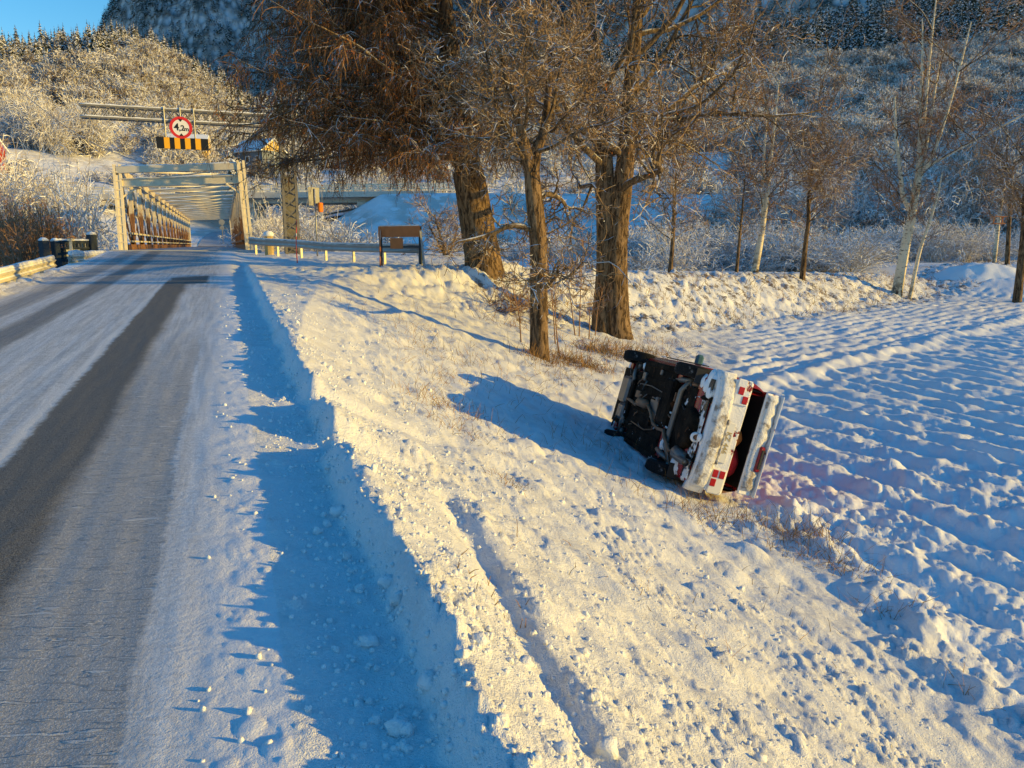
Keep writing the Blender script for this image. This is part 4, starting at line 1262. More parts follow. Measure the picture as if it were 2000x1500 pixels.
# --- slender crooked tree on the slope
def tree_small():
    b_ = hit(1055, 697)
    D = b_.y
    def rel(px, py, dy=0):
        v = at(px, py, D * 0.985); return (v.x - b_.x, dy, v.z - b_.z)
    main = [(0, 0, -0.3), rel(1054, 640), rel(1053, 560), rel(1052, 480), rel(1046, 420), rel(1040, 370), rel(1037, 325, 0.05)]
    s1 = [rel(1038, 340), rel(1046, 300, 0.1), rel(1062, 260, 0.25), rel(1070, 190, 0.3), rel(1074, 90, 0.4)]
    s2 = [rel(1037, 345), rel(1026, 300, -0.1), rel(1018, 270, -0.3), rel(1000, 210, -0.4), rel(975, 120, -0.5)]
    r0 = 0.215
    xs = np.array([rel(1028, 300), rel(1018, 278), rel(1060, 255), rel(1052, 300), rel(1040, 330)])
    xd = np.array([(-1, -0.3, 0.25), (-1, 0.5, 0.12), (0.8, 0.2, 0.9), (1, -0.4, 0.35), (-0.8, -0.6, 0.5)])
    broadleaf(b_, [(main, [r0 * 1.12, r0, r0 * 0.96, r0 * 0.92, r0 * 0.95, r0 * 0.9, r0 * 0.8]), (s1, [0.14, 0.12, 0.10, 0.075, 0.04]), (s2, [0.13, 0.115, 0.09, 0.07, 0.035])],
              11, 'slender crooked tree with a burl, standing on the slope left of the thick twin trunk', limbs=15, limb_len=2.5, n2=9, n3=8, n4=4, lo=0.30, name='bare_tree',
              limb_dirs=(xs, xd, np.array([0.05] * 5), np.array([3.0, 2.8, 2.6, 2.4, 2.6])), wig=0.30)
    return b_
small_base = tree_small()

# --- thick twin-trunk tree
def tree_twin():
    b_ = hit(1197, 652); D = b_.y
    def rel(px, py, dy=0):
        v = at(px, py, D * 0.985); return (v.x - b_.x, dy, v.z - b_.z)
    A = [(-0.18, 0, -0.4), rel(1178, 640), rel(1184, 540), rel(1182, 450), rel(1180, 380), rel(1176, 310), rel(1168, 250, 0.1), rel(1158, 150, 0.2), rel(1140, 20, 0.3), rel(1130, -120, 0.4)]
    B = [(0.28, -0.1, -0.4), rel(1210, 640, -0.1), rel(1204, 540, -0.1), rel(1204, 450, -0.1), rel(1210, 380, -0.1), rel(1216, 320, -0.1), rel(1220, 250, -0.15), rel(1224, 150, -0.2), rel(1232, 20, -0.2), rel(1240, -150, -0.3)]
    xs = np.array([rel(1218, 290), rel(1222, 200), rel(1224, 130), rel(1172, 290), rel(1160, 180), rel(1222, 230), rel(1226, 90), rel(1218, 270), rel(1150, 100)])
    xd = np.array([(1, -0.2, 0.55), (1, 0.3, 0.75), (1, -0.5, 0.45), (-0.9, -0.4, 0.55), (-1, 0.2, 0.7), (0.9, -0.7, 0.2), (1.0, 0.1, 0.2), (0.9, 0.6, -0.05), (-1, -0.4, 0.3)])
    broadleaf(b_, [(A, [0.40, 0.36, 0.33, 0.31, 0.30, 0.28, 0.24, 0.2, 0.15, 0.08]), (B, [0.42, 0.38, 0.35, 0.33, 0.31, 0.29, 0.26, 0.22, 0.17, 0.09])],
              23, 'thick twin-trunk tree with broad bare crown standing behind the overturned car', limbs=18, limb_len=5.6, n2=9, n3=8, n4=5, lo=0.44, name='bare_tree',
              limb_dirs=(xs, xd, np.array([0.13, 0.11, 0.1, 0.09, 0.09, 0.08, 0.09, 0.06, 0.08]), np.array([6.5, 6.5, 6.2, 4.5, 5, 5.5, 6.5, 4.8, 5.0])), leaves=2500, wig=0.28, twig_r=0.0085)
    return b_
twin_base = tree_twin()

# --- the big larch on the left with drooping rusty sprays
def tree_larch():
    b_ = on_ground(946, 26.3); D = b_.y
    rng = np.random.RandomState(31)
    def rel(px, py, dy=0):
        v = at(px, py, D * 0.985); return np.array((v.x - b_.x, dy, v.z - b_.z))
    e = empty('larch_tree', b_, 'big old larch with drooping rust-brown sprays leaning left over the guardrail', 'tree')
    path = [(0.05, 0, -0.5), rel(944, 510), rel(932, 440), rel(920, 370), rel(910, 320), rel(897, 230), rel(884, 120), rel(872, 0), rel(862, -150)]
    V, Q, C, R = trunk_mesh(rng, path, [0.66, 0.63, 0.59, 0.56, 0.51, 0.42, 0.34, 0.26, 0.15], n=18, rough=0.09, flare=0.2)
    quads_obj('trunk', (V, Q), M['oak_bark'], e, True)
    n = 84
    f = 0.50 + 0.48 * (np.arange(n) + rng.random(n)) / n
    ii = (f * (len(C) - 1)).astype(int)
    a0 = math.pi * (1 + rng.random(n))
    m_ = np.arange(n) % 5 != 0; a0[m_] = math.pi + 0.30 + rng.normal(size=m_.sum()) * 0.50     # most reach out to the left and forward
    el = rng.normal(size=n) * 0.12 + 0.02 + 0.2 * (f - 0.5)
    Dr = np.stack([np.cos(a0) * np.cos(el), np.sin(a0) * np.cos(el), np.sin(el)], 1)
    Ln = (3.5 + 4.4 * np.maximum(0, -np.cos(a0))) * (0.60 + 0.42 * rng.random(n)) * (1.10 - 0.4 * (f - 0.50) / 0.48)
    # two long lower branches that carry the picture's left tip
    S = np.concatenate([C[ii], [rel(894, 205), rel(897, 225), rel(890, 150), rel(893, 180)]])
    Dr = np.concatenate([Dr, [(-1, -0.45, 0.10), (-1, -0.75, 0.02), (-1, -0.35, 0.08), (-1, -0.6, 0.12)]]); Ln = np.concatenate([Ln, [8.4, 6.6, 7.9, 7.0]])
    Rr = np.clip(Ln * 0.0115, 0.03, 0.12)
    P1 = grow(rng, S, Dr, Ln, 16, 0.10, up=0.015, droop=0.028)
    reach = np.maximum(0.1, -(P1[:, :, 0].min(1) - S[:, 0])); k_ = np.minimum(1, np.maximum(0.5, 7.7 + S[:, 0]) / reach)
    P1 = S[:, None] + (P1 - S[:, None]) * k_[:, None, None]
    b1 = tubes(P1, Rr, 0.015, 6)
    s2, d2, i2, f2 = spawn(rng, P1, 19, 0.15, 1.0, 1.0, 0.3); d2[:, 2] *= 0.4; d2[:, 2] -= 0.05
    L2 = np.clip(Ln[i2] * 0.24, 0.5, 2.0) * (0.5 + 0.8 * rng.random(len(i2)))
    P2 = grow(rng, s2, d2, L2, 6, 0.16, droop=0.10)
    b2 = tubes(P2, 0.016, 0.007, 3)
    quads_obj('limbs', merge([b1, b2]), M['limb_bark'], e, True)
    s3, d3, i3, f3 = spawn(rng, P2, 19, 0.1, 1.0, 1.1, 0.3); d3[:, 2] -= 0.8
    L3 = (0.25 + 0.72 * rng.random(len(i3)) ** 1.5)
    P3 = grow(rng, s3, d3, L3, 5, 0.14, droop=0.55)
    b3 = strips(P3, 0.0105, rng)
    quads_obj('sprays', merge([b3]), M['rust_twig'], e, False)
    k = rng.randint(0, len(P3), 22000); pts = P3[k, rng.randint(1, 5, 22000)] + rng.normal(size=(22000, 3)) * 0.02
    quads_obj('leaves', leaf_cards(rng, pts, 0.036), M['rust_leaf'], e)
tree_larch()

# --- birches and thin trees along the path on the bank
def thin_tree(px, py, stems, label, seed, bark_m='birch', D=None, cat='birch tree', name='birch_tree', crown=(3.2, 40, 14, 5), twig='red_twig', tw=0.010, group=None, spread=0.75, start=0.3):
    b_ = hit(px, py) if D is None else on_ground(px, D)
    D_ = b_.y; rng = np.random.RandomState(seed)
    def rel(p):
        v = at(p[0], p[1], D_ * 0.985); return (v.x - b_.x, p[2] if len(p) > 2 else 0.0, v.z - b_.z)
    e = empty(name, b_, label, cat, group)
    tr = []; S = []; Dr = []; Ln = []
    for pts, rr in stems:
        path = [rel(p) for p in pts]
        if pts[0][1] >= py - 3: path[0] = (path[0][0], path[0][1], -0.3)
        V, Q, C, R = trunk_mesh(rng, path, rr, n=10, rough=0.05, flare=0.25 if pts[0][1] >= py - 3 else 0.0, flare_h=0.35)
        tr.append((V, Q))
        nl = max(3, int(crown[1] / len(stems)))
        f = start + (1 - start) * rng.random(nl); ii = np.minimum((f * (len(C) - 1)).astype(int), len(C) - 1)
        if pts[0][1] < py - 3: ii = np.minimum((rng.random(nl) * 0.9 + 0.1) * (len(C) - 1), len(C) - 1).astype(int)
        a0 = rng.random(nl) * 6.283; el = 0.55 + rng.normal(size=nl) * 0.25
        S.append(C[ii]); Dr.append(np.stack([np.cos(a0) * np.cos(el), np.sin(a0) * np.cos(el), np.sin(el)], 1)); Ln.append(crown[0] * (0.45 + 0.75 * rng.random(nl)))
    quads_obj('trunk', merge(tr), M[bark_m], e, True)
    S = np.concatenate(S); Dr = np.concatenate(Dr); Ln = np.concatenate(Ln)
    P1 = grow(rng, S, Dr, Ln, 9, 0.13, up=0.02)
    b1 = tubes(P1, np.clip(Ln * 0.011, 0.015, 0.05), tw, 4)
    s2, d2, i2, f2 = spawn(rng, P1, crown[2], 0.15, 1.0, spread, 0.3)
    L2 = Ln[i2] * 0.36 * (0.5 + 0.8 * rng.random(len(i2)))
    P2 = grow(rng, s2, d2, L2, 5, 0.17, droop=0.03)
    b2 = tubes(P2, tw * 1.1, tw * 0.7, 3)
    s3, d3, i3, f3 = spawn(rng, P2, crown[3], 0.2, 1.0, spread, 0.3)
    P3 = grow(rng, s3, d3, L2[i3] * 0.6, 4, 0.2, droop=0.08)
    b3 = strips(P3, tw * 1.15, rng)
    quads_obj('limbs', b1, M['limb_bark'], e, True)
    quads_obj('twigs', merge([b2, b3]), M[twig], e, False)
    return b_

thin_tree(1762, 533, [([(1758, 533), (1768, 470), (1774, 420), (1776, 380), (1779, 345)], [0.33, 0.29, 0.26, 0.24, 0.21]),
                      ([(1777, 360), (1776, 300), (1770, 210), (1765, 130), (1758, 60)], [0.15, 0.115, 0.09, 0.07, 0.035]),
                      ([(1779, 350), (1784, 290, 0.2), (1784, 200, 0.3), (1785, 90, 0.4), (1788, 20, 0.5)], [0.15, 0.12, 0.09, 0.07, 0.035]),
                      ([(1780, 350), (1800, 300, -0.3), (1815, 230, -0.4), (1828, 150, -0.5), (1840, 70, -0.5)], [0.15, 0.115, 0.09, 0.07, 0.035]),
                      ([(1780, 345), (1798, 290, 0.6), (1806, 210, 0.8), (1814, 130, 1.0)], [0.15, 0.12, 0.08, 0.04]),
                      ([(1768, 410), (1752, 385), (1744, 340), (1728, 270), (1720, 200)], [0.16, 0.14, 0.12, 0.09, 0.05]),
                      ([(1790, 330), (1840, 300, -0.2), (1920, 255, -0.5), (2000, 208, -0.8)], [0.12, 0.09, 0.07, 0.04])],
          'large golden birch forking into many stems at the right end of the bank', 41, D=47, crown=(3.8, 74, 12, 5), tw=0.013)
thin_tree(1477, 529, [([(1474, 530), (1484, 470), (1490, 400), (1493, 330), (1497, 250), (1500, 170)], [0.22, 0.165, 0.135, 0.11, 0.08, 0.04]),
                      ([(1486, 440), (1483, 380), (1480, 320), (1482, 250), (1478, 200)], [0.10, 0.08, 0.07, 0.05, 0.03])],
          'slim golden birch in the middle of the bank beside the pale marker post', 42, D=42, crown=(3.3, 44, 12, 5), tw=0.012)
thin_tree(1788, 537, [([(1784, 537), (1795, 490), (1808, 440), (1820, 385), (1824, 340)], [0.13, 0.11, 0.09, 0.07, 0.03])],
          'thin pale birch leaning right beside the large forking birch', 43, D=46.5, crown=(1.6, 18, 9, 3), tw=0.010)
thin_tree(1570, 529, [([(1570, 530), (1572, 470), (1575, 430), (1571, 390), (1575, 330), (1580, 270)], [0.17, 0.13, 0.115, 0.10, 0.07, 0.035]),
                      ([(1572, 400), (1590, 350), (1610, 300)], [0.08, 0.06, 0.03])],
          'dark-stemmed thin tree between the slim birch and the large birch', 44, 'oak_bark', D=43, cat='tree', name='young_tree', crown=(3.3, 46, 15, 7), twig='grey_twig', tw=0.012)
thin_tree(1311, 529, [([(1310, 530), (1313, 480), (1314, 440), (1312, 390), (1315, 340)], [0.13, 0.10, 0.09, 0.07, 0.03])],
          'small round-crowned tree on the bank just right of the twin trunk', 45, 'oak_bark', D=38, cat='tree', name='young_tree', crown=(2.6, 30, 13, 4), twig='grey_twig', tw=0.010)
thin_tree(1441, 530, [([(1440, 530), (1443, 460), (1445, 410), (1447, 350)], [0.10, 0.08, 0.06, 0.03])],
          'thin sapling-like tree just left of the slim birch', 46, 'oak_bark', D=41, cat='tree', name='young_tree', crown=(2.2, 22, 10, 4), twig='grey_twig', tw=0.010)
thin_tree(1998, 530, [([(1998, 530), (1997, 470), (1994, 430), (1988, 380), (1990, 310), (1985, 220)], [0.26, 0.22, 0.20, 0.16, 0.12, 0.05]),
                      ([(1992, 410), (1965, 370), (1945, 320), (1940, 270)], [0.10, 0.08, 0.06, 0.03]), ([(1993, 400), (2010, 350), (2030, 280)], [0.1, 0.08, 0.03])],
          'dark spreading tree at the right edge of the picture', 47, 'oak_bark', D=46, cat='tree', name='young_tree', crown=(3.6, 50, 15, 7), twig='grey_twig', tw=0.013)
thin_tree(1944, 492, [([(1944, 493), (1943, 440), (1944, 390), (1946, 330)], [0.16, 0.14, 0.11, 0.05])],
          'small sunlit birch with a bird table, behind the snow pile', 48, D=62, crown=(2.4, 22, 10, 3), tw=0.014)
thin_tree(1968, 497, [([(1970, 497), (1964, 440), (1960, 390), (1958, 320)], [0.18, 0.16, 0.12, 0.05])],
          'dark leaning stem between the bird-table birch and the right edge tree', 49, 'oak_bark', D=61, cat='tree', name='young_tree', crown=(2.2, 20, 10, 3), twig='grey_twig', tw=0.014)
thin_tree(868, 513, [([(872, 514), (868, 490), (860, 460), (850, 420)], [0.09, 0.08, 0.06, 0.03]), ([(870, 505), (885, 480), (895, 440)], [0.07, 0.05, 0.03]), ([(869, 500), (855, 470), (838, 440)], [0.06, 0.05, 0.03])],
          'low dark bushy tree just left of the larch trunk', 50, 'oak_bark', D=36, cat='tree', name='young_tree', crown=(1.7, 30, 12, 4), twig='grey_twig', tw=0.010)
def bird_table():
    a = at(1945, 437, 60.5)
    p = Thing('bird_table', a, 'small wooden bird table fixed to the sunlit birch at far right', 'bird feeder')
    mb = MB(); mb.box((0, -0.25, 0), (0.9, 0.6, 0.08)); p.part('tray', mb, M['brown_board'])
    mb = MB(); mb.box((0, -0.25, 0.55), (1.0, 0.7, 0.07)); p.part('roof', mb, M['brown_board'])
    for x in (-0.35, 0.35):
        mb = MB(); mb.box((x, -0.25, 0.28), (0.07, 0.07, 0.5)); p.part('post', mb, M['brown_board'])
bird_table()

# saplings round the feet of the two trees
def sapling(px, py, tip, seed, label, dr=0.98):
    b_ = hit(px, py); rng = np.random.RandomState(seed); tip = at(*tip, b_.y * 0.985)
    e = empty('sapling', b_, label, 'sapling', 'thin saplings round the two trunks')
    p1 = np.array([(0, 0, -0.1), ((tip.x - b_.x) * 0.35 + rng.normal() * 0.03, 0, (tip.z - b_.z) * 0.5), (tip.x - b_.x, rng.normal() * 0.1, tip.z - b_.z)])
    u = np.linspace(0, 2, 10); P = np.stack([np.interp(u, range(3), p1[:, k]) for k in range(3)], 1)
    P[1:-1] = (P[:-2] + 2 * P[1:-1] + P[2:]) / 4
    quads_obj('stem', tubes(P[None], 0.022, 0.006, 5), M['red_twig'], e, True)
    s, d, i, f = spawn(rng, P[None], 14, 0.3, 1, 0.7); Pb = grow(rng, s, d, 0.25 + 0.5 * rng.random(14), 6, 0.12, up=0.05)
    s2, d2, i2, f2 = spawn(rng, Pb, 4, 0.2, 1, 0.7); Pc = grow(rng, s2, d2, 0.12 + 0.2 * rng.random(len(i2)), 4, 0.15)
    quads_obj('twigs', merge([tubes(Pb, 0.007, 0.004, 3), tubes(Pc, 0.004, 0.003, 3)]), M['red_twig'], e)
for k, (px, py, tip, lb) in enumerate([(1124, 655, (1098, 500), 'thin sapling midway between the two trunks, leaning left'), (1131, 656, (1140, 470), 'thin straight sapling just left of the twin trunk'),
                                       (1085, 672, (1070, 520), 'thin sapling close behind the slender tree'), (1092, 690, (1085, 560), 'short sapling right of the slender tree foot'),
                                       (1018, 668, (1000, 560), 'crooked sapling left of the slender tree'), (1162, 655, (1180, 560), 'reddish shoot against the foot of the twin trunk'),
                                       (1150, 662, (1150, 585), 'short reddish shoot beside the twin trunk foot')]):
    sapling(px, py, tip, 60 + k, lb)

# brush pile on the slope
def brush():
    b_ = hit(1000, 610); rng = np.random.RandomState(77)
    e = empty('brush_pile', b_, 'heap of cut brown branches on the slope left of the slender tree', 'brush pile')
    n = 60; st = rng.normal(size=(n, 3)) * (0.5, 0.4, 0.12); st[:, 2] = np.abs(st[:, 2])
    a = rng.random(n) * 6.28; P = grow(rng, st, np.stack([np.cos(a), np.sin(a), 0.25 + 0.3 * rng.random(n)], 1), 0.6 + 0.8 * rng.random(n), 7, 0.15)
    quads_obj('branches', tubes(P, 0.018, 0.006, 4), M['red_twig'], e, True)
    s, d, i, f = spawn(rng, P, 6, 0.2, 1, 0.7); P2 = grow(rng, s, d, 0.3, 5, 0.2)
    quads_obj('twigs', tubes(P2, 0.006, 0.004, 3), M['rust_twig'], e)
brush()

# ------------------------------------------------------------------ overturned car
def car_materials():
    def plaster(name, paint, thr):
        t = NT(name); c = t.coord()
        n = t.math('ADD', t.math('MULTIPLY', t.noise(c, 2.6, 4, 0.6), 0.7), t.math('MULTIPLY', t.noise(c, 14, 3), 0.3))
        k = t.step(thr - 0.025, thr + 0.025, n)
        p = t.mix(t.noise(c, 20, 3), tuple(v * 0.8 for v in paint), paint)
        t.bump(t.math('ADD', t.math('MULTIPLY', k, 1.0), t.math('MULTIPLY', t.noise(c, 30, 3), 0.4)), 0.02)
        col = t.mix(k, p, t.mix(t.noise(c, 9, 3), (0.66, 0.66, 0.66), (0.84, 0.84, 0.85)))
        r = t.math('ADD', t.math('MULTIPLY', k, 0.4), 0.25)
        M[name] = t.out(col, r, 0, 0.4)
    plaster('car_red_snowy', (0.30, 0.012, 0.012), 0.415)
    plaster('car_red', (0.30, 0.014, 0.014), 0.66)
    plaster('bumper_snowy', (0.03, 0.03, 0.032), 0.36)
    plaster('under_snowy', (0.02, 0.018, 0.016), 0.50)
    t = NT('under_dark'); c = t.coord()
    col = t.mix(t.step(0.35, 0.7, t.noise(c, 4, 5, 0.65)), (0.003, 0.003, 0.003), (0.026, 0.019, 0.013))
    col = t.mix(t.step(0.60, 0.70, t.noise(c, 9, 4)), col, (0.085, 0.038, 0.018))
    col = t.mix(t.step(0.665, 0.70, t.noise(c, 6.5, 4, 0.6)), col, (0.62, 0.63, 0.65))
    t.bump(t.noise(c, 18, 4), 0.012); M['under_dark'] = t.out(col, 0.8, 0, 0.06)
    t = NT('car_snow'); c = t.coord()
    n = t.noise(c, 5, 5, 0.65)
    col = t.mix(t.step(0.34, 0.52, n), (0.28, 0.24, 0.20), (0.78, 0.78, 0.78))
    col = t.mix(t.step(0.68, 0.74, t.noise(c, 11, 4, 0.7)), col, (0.12, 0.10, 0.09))
    t.bump(t.math('ADD', t.noise(c, 22, 5, 0.7), n), 0.035); M['car_snow'] = t.out(col, 0.7, 0, 0.2)
    t = NT('tyre'); c = t.coord()
    M['tyre'] = t.out(t.mix(t.step(0.58, 0.7, t.noise(c, 7, 4)), (0.013, 0.013, 0.014), (0.25, 0.25, 0.26)), 0.85, 0, 0.2)
car_materials()
m_plain('rust_pipe', (0.24, 0.13, 0.075), 0.6, 0.3, var=0.5, scale=8)
m_plain('steel_part', (0.17, 0.16, 0.15), 0.45, 0.6, var=0.4, scale=8)
m_plain('black_trim', (0.02, 0.02, 0.022), 0.5, var=0.3)
m_plain('car_glass', (0.015, 0.02, 0.022), 0.06, var=0.2, spec=0.6)
m_plain('tail_lens', (0.42, 0.012, 0.010), 0.2, var=0.15, spec=0.5)
m_plain('head_lens', (0.55, 0.56, 0.56), 0.1, var=0.1, spec=0.5)
m_plain('plate_snow', (0.74, 0.72, 0.66), 0.6, var=0.08)
m_plain('plate_ink', (0.42, 0.33, 0.16), 0.6, var=0.2)
m_plain('red_cloth', (0.42, 0.012, 0.014), 0.8, var=0.25)
m_plain('orange_cloth', (0.50, 0.13, 0.02), 0.8, var=0.25)
m_plain('boot_lining', (0.018, 0.016, 0.016), 0.9, var=0.3)
m_plain('mirror_blue', (0.05, 0.12, 0.13), 0.4, var=0.2)

def build_car():
    F = Vector((-0.125, 0.985, -0.075)).normalized()
    N = Vector((0.275, 0.03, 0.96)); N = (N - F * N.dot(F)).normalized()
    X = -N; U = X.cross(F).normalized()
    O = Vector((2.42, 9.35, -0.74)) - 0.2 * U + 1.93 * F
    Mt = Matrix(((X.x, F.x, U.x, O.x), (X.y, F.y, U.y, O.y), (X.z, F.z, U.z, O.z), (0, 0, 0, 1)))
    car = empty('car', (0, 0, 0), 'red saloon car lying on its side in the ditch, boot ajar, rear caked in snow', 'car')
    car.matrix_world = Mt
    def part(name, mb, mat, smooth=False, parent=None, label=None):
        o = mb.build(name, M[mat] if isinstance(mat, str) else mat, parent or car, smooth)
        if label: o['label'] = label
        return o
    YW = (1.22, -1.20); RW = 0.285
    ys = sorted(set([-1.99, -1.96, -1.85, -1.7] + [round(yw + d, 3) for yw in YW for d in (-0.345, -0.335, -0.28, -0.18, -0.09, 0, 0.09, 0.18, 0.28, 0.335, 0.345)] + [-0.6, -0.3, 0, 0.3, 0.6, 1.7, 1.85, 1.95, 1.99]))
    def wfac(y): return 1 - 0.07 * abs(y / 2.0) ** 3 - 0.05 * max(0, abs(y) - 1.85) / 0.14
    def topz(y):
        if y > 0.8: return 0.91 - 0.17 * ((y - 0.8) / 1.2) ** 1.5
        return 0.92
    rings = []
    for y in ys:
        w = wfac(y); zt = None
        for yw in YW:
            if abs(y - yw) <= 0.34: zt = 0.28 + math.sqrt(max(0.0, 0.345 ** 2 - (y - yw) ** 2))
        up = 0.0 if abs(y) < 1.7 else 0.10 * (abs(y) - 1.7) / 0.29
        if zt: low = [(0.50, 0.2), (0.51, zt), (0.795, zt)]
        else: low = [(0.68, 0.2 + up), (0.745, 0.235 + up), (0.79, 0.33 + up)]
        tz = topz(y)
        if y < -0.99: hi = [(0.815, 0.64), (0.80, 0.80), (0.755, tz - 0.015), (0.70, tz - 0.02), (0.69, 0.50)]
        else: hi = [(0.815, 0.64), (0.80, tz - 0.12), (0.745, tz - 0.02), (0.70, tz), (0.35, tz + 0.015)]
        half = low + hi
        z0 = 0.2 + up
        if y < -1.9: half = [(min(x, 0.79), z) for x, z in half]
        ctr = 0.50 if y < -0.99 else tz + 0.02
        ring = [(0, y, z0)] + [(x * w, y, z) for x, z in half] + [(0, y, ctr)] + [(-x * w, y, z) for x, z in half[::-1]]
        rings.append(ring)
    # front nose closes, rear is open above the sill (boot)
    body = MB(); body.loft(rings, cap=False)
    nose = np.array(rings[-1]); body.add(np.concatenate([nose, [nose.mean(0)]]), [], [[i, (i + 1) % len(nose), len(nose)] for i in range(len(nose))])
    part('body', body, 'car_red', False)
    # underside panels
    mb = MB(); mb.box((0, 0.1, 0.194), (1.30, 1.55, 0.012)); part('floor_pan', mb, 'under_dark')
    for x in (-0.42, -0.14, 0.14, 0.42):
        mb = MB(); mb.box((x, 0.1, 0.182), (0.06, 1.5, 0.02), bev=0.006); part('floor_rib', mb, 'under_dark')
    for x in (-0.66, 0.66):
        mb = MB(); mb.box((x, 0.0, 0.185), (0.09, 1.6, 0.06), bev=0.015); part('sill', mb, 'under_dark')
    for x in (-0.40, 0.40):
        mb = MB(); mb.tube([(x, -0.85, 0.19), (x, -1.0, 0.235), (x, -1.35, 0.245), (x, -1.8, 0.24), (x, -1.95, 0.26)], 0.045, 6); part('chassis_rail', mb, 'under_dark')
        mb = MB(); mb.tube([(x, 0.8, 0.19), (x, 1.1, 0.22), (x, 1.7, 0.24), (x, 1.95, 0.27)], 0.05, 6); part('chassis_rail', mb, 'under_dark')
    mb = MB(); mb.box((0, -1.18, 0.197), (0.98, 0.78, 0.014)); part('rear_floor', mb, 'under_dark')
    mb = MB(); mb.box((0, -1.76, 0.225), (1.34, 0.36, 0.02)); part('rear_floor', mb, 'under_snowy')
    mb = MB(); mb.box((0, 1.35, 0.197), (0.98, 1.1, 0.014)); part('front_floor', mb, 'under_dark')
    # fuel tank, spare wheel well, axle beam, arms, springs, dampers
    mb = MB(); mb.box((-0.18, -0.70, 0.155), (0.70, 0.42, 0.13), bev=0.04); part('fuel_tank', mb, 'under_dark')
    mb = MB(); mb.loft([[(0.30 * s_ * math.cos(a) + 0.05, -1.60 + 0.28 * s_ * math.sin(a), z) for a in np.linspace(0, 6.283, 19)[:-1]] for z, s_ in ((0.24, 1.0), (0.16, 0.97), (0.125, 0.88), (0.12, 0.4))]); part('spare_wheel_well', mb, 'under_dark', True)
    mb = MB(); mb.tube([(-0.60, -1.20, 0.23), (-0.40, -1.06, 0.17), (0.40, -1.06, 0.17), (0.60, -1.20, 0.23)], 0.045, 8); part('rear_axle_beam', mb, 'steel_part', True)
    for sg in (-1, 1):
        mb = MB(); mb.tube([(0.52 * sg, -0.72, 0.19), (0.55 * sg, -1.0, 0.17), (0.58 * sg, -1.20, 0.22)], [0.035, 0.045, 0.04], 6); part('trailing_arm', mb, 'steel_part', True)
        an = np.linspace(0, 2 * np.pi * 5, 60); mb = MB(); mb.tube(np.stack([0.50 * sg + 0.055 * np.cos(an), -1.16 + 0.055 * np.sin(an), 0.19 + 0.2 * an / an[-1]], 1), 0.011, 5); part('coil_spring', mb, 'steel_part', True)
        mb = MB(); mb.tube([(0.54 * sg, -1.32, 0.19), (0.50 * sg, -1.42, 0.55)], 0.028, 7); part('damper', mb, 'rust_pipe', True)
        mb = MB(); mb.tube([(0.18 * sg, 1.12, 0.19), (0.42 * sg, 1.18, 0.15), (0.62 * sg, 1.22, 0.17)], [0.05, 0.035, 0.03], 7); part('control_arm', mb, 'steel_part', True)
        mb = MB(); mb.tube([(0.12 * sg, 1.30, 0.25), (0.60 * sg, 1.24, 0.24)], 0.02, 7); part('drive_shaft', mb, 'steel_part', True)
        mb = MB(); mb.tube([(0.60 * sg, -1.20, 0.25), (0.72 * sg, -1.20, 0.27)], 0.06, 9); part('hub', mb, 'steel_part', True)
        mb = MB(); mb.tube([(0.52 * sg, 1.22, 0.2), (0.66 * sg, 1.22, 0.23)], 0.06, 9); part('hub', mb, 'steel_part', True)
    mb = MB(); mb.box((0, 1.12, 0.17), (0.66, 0.16, 0.07), bev=0.02); part('subframe', mb, 'under_dark')
    mb = MB(); mb.box((-0.12, 1.48, 0.18), (0.46, 0.42, 0.13), bev=0.04); part('sump', mb, 'steel_part')
    mb = MB(); mb.box((0.26, 1.42, 0.19), (0.30, 0.34, 0.12), bev=0.05); part('gearbox', mb, 'steel_part')
    # exhaust: down pipe, box, over the axle, rear silencer and tail pipe
    mb = MB(); mb.tube([(0.02, 1.25, 0.17), (0.02, 0.95, 0.135), (0.05, 0.62, 0.13), (-0.02, 0.42, 0.135)], 0.028, 8); part('exhaust_pipe', mb, 'rust_pipe', True)
    mb = MB(); mb.tube([(-0.02, 0.50, 0.12), (-0.02, 0.42, 0.12), (-0.02, 0.10, 0.12), (-0.02, 0.02, 0.12)], [0.03, 0.075, 0.075, 0.03], 10); part('catalyst', mb, 'rust_pipe', True)
    mb = MB(); mb.tube([(-0.02, 0.02, 0.13), (0.06, -0.20, 0.125), (0.20, -0.42, 0.13), (0.24, -0.62, 0.15), (0.22, -0.95, 0.12), (0.30, -1.12, 0.095), (0.44, -1.32, 0.14), (0.40, -1.5, 0.16)], 0.027, 8); part('exhaust_pipe', mb, 'rust_pipe', True)
    mb = MB(); mb.tube([(0.38, -1.44, 0.17), (0.40, -1.50, 0.17), (0.44, -1.76, 0.17), (0.45, -1.80, 0.17)], [0.03, 0.085, 0.085, 0.03], 11); part('silencer', mb, 'steel_part', True)
    mb = MB(); mb.tube([(0.45, -1.46, 0.15), (0.46, -1.70, 0.13), (0.46, -2.02, 0.12)], 0.048, 14, cap=False); mb.tube([(0.46, -1.99, 0.12), (0.46, -1.85, 0.12)], 0.042, 14); part('tail_pipe', mb, 'steel_part', True)
    mb = MB(); mb.tube([(-0.30, 0.8, 0.165), (-0.32, 0.2, 0.165), (-0.28, -0.4, 0.165), (-0.5, -0.52, 0.16), (-0.52, -0.9, 0.17)], 0.009, 5); part('brake_line', mb, 'steel_part', True)
    mb = MB(); mb.tube([(0.34, 0.7, 0.165), (0.36, 0.0, 0.16), (0.30, -0.35, 0.16), (-0.05, -0.45, 0.12), (-0.2, -0.48, 0.09)], 0.012, 5); part('hand_brake_cable', mb, 'rust_pipe', True)
    mb = MB(); mb.box((0.02, -0.25, 0.165), (0.30, 0.62, 0.006)); part('heat_shield', mb, 'steel_part')
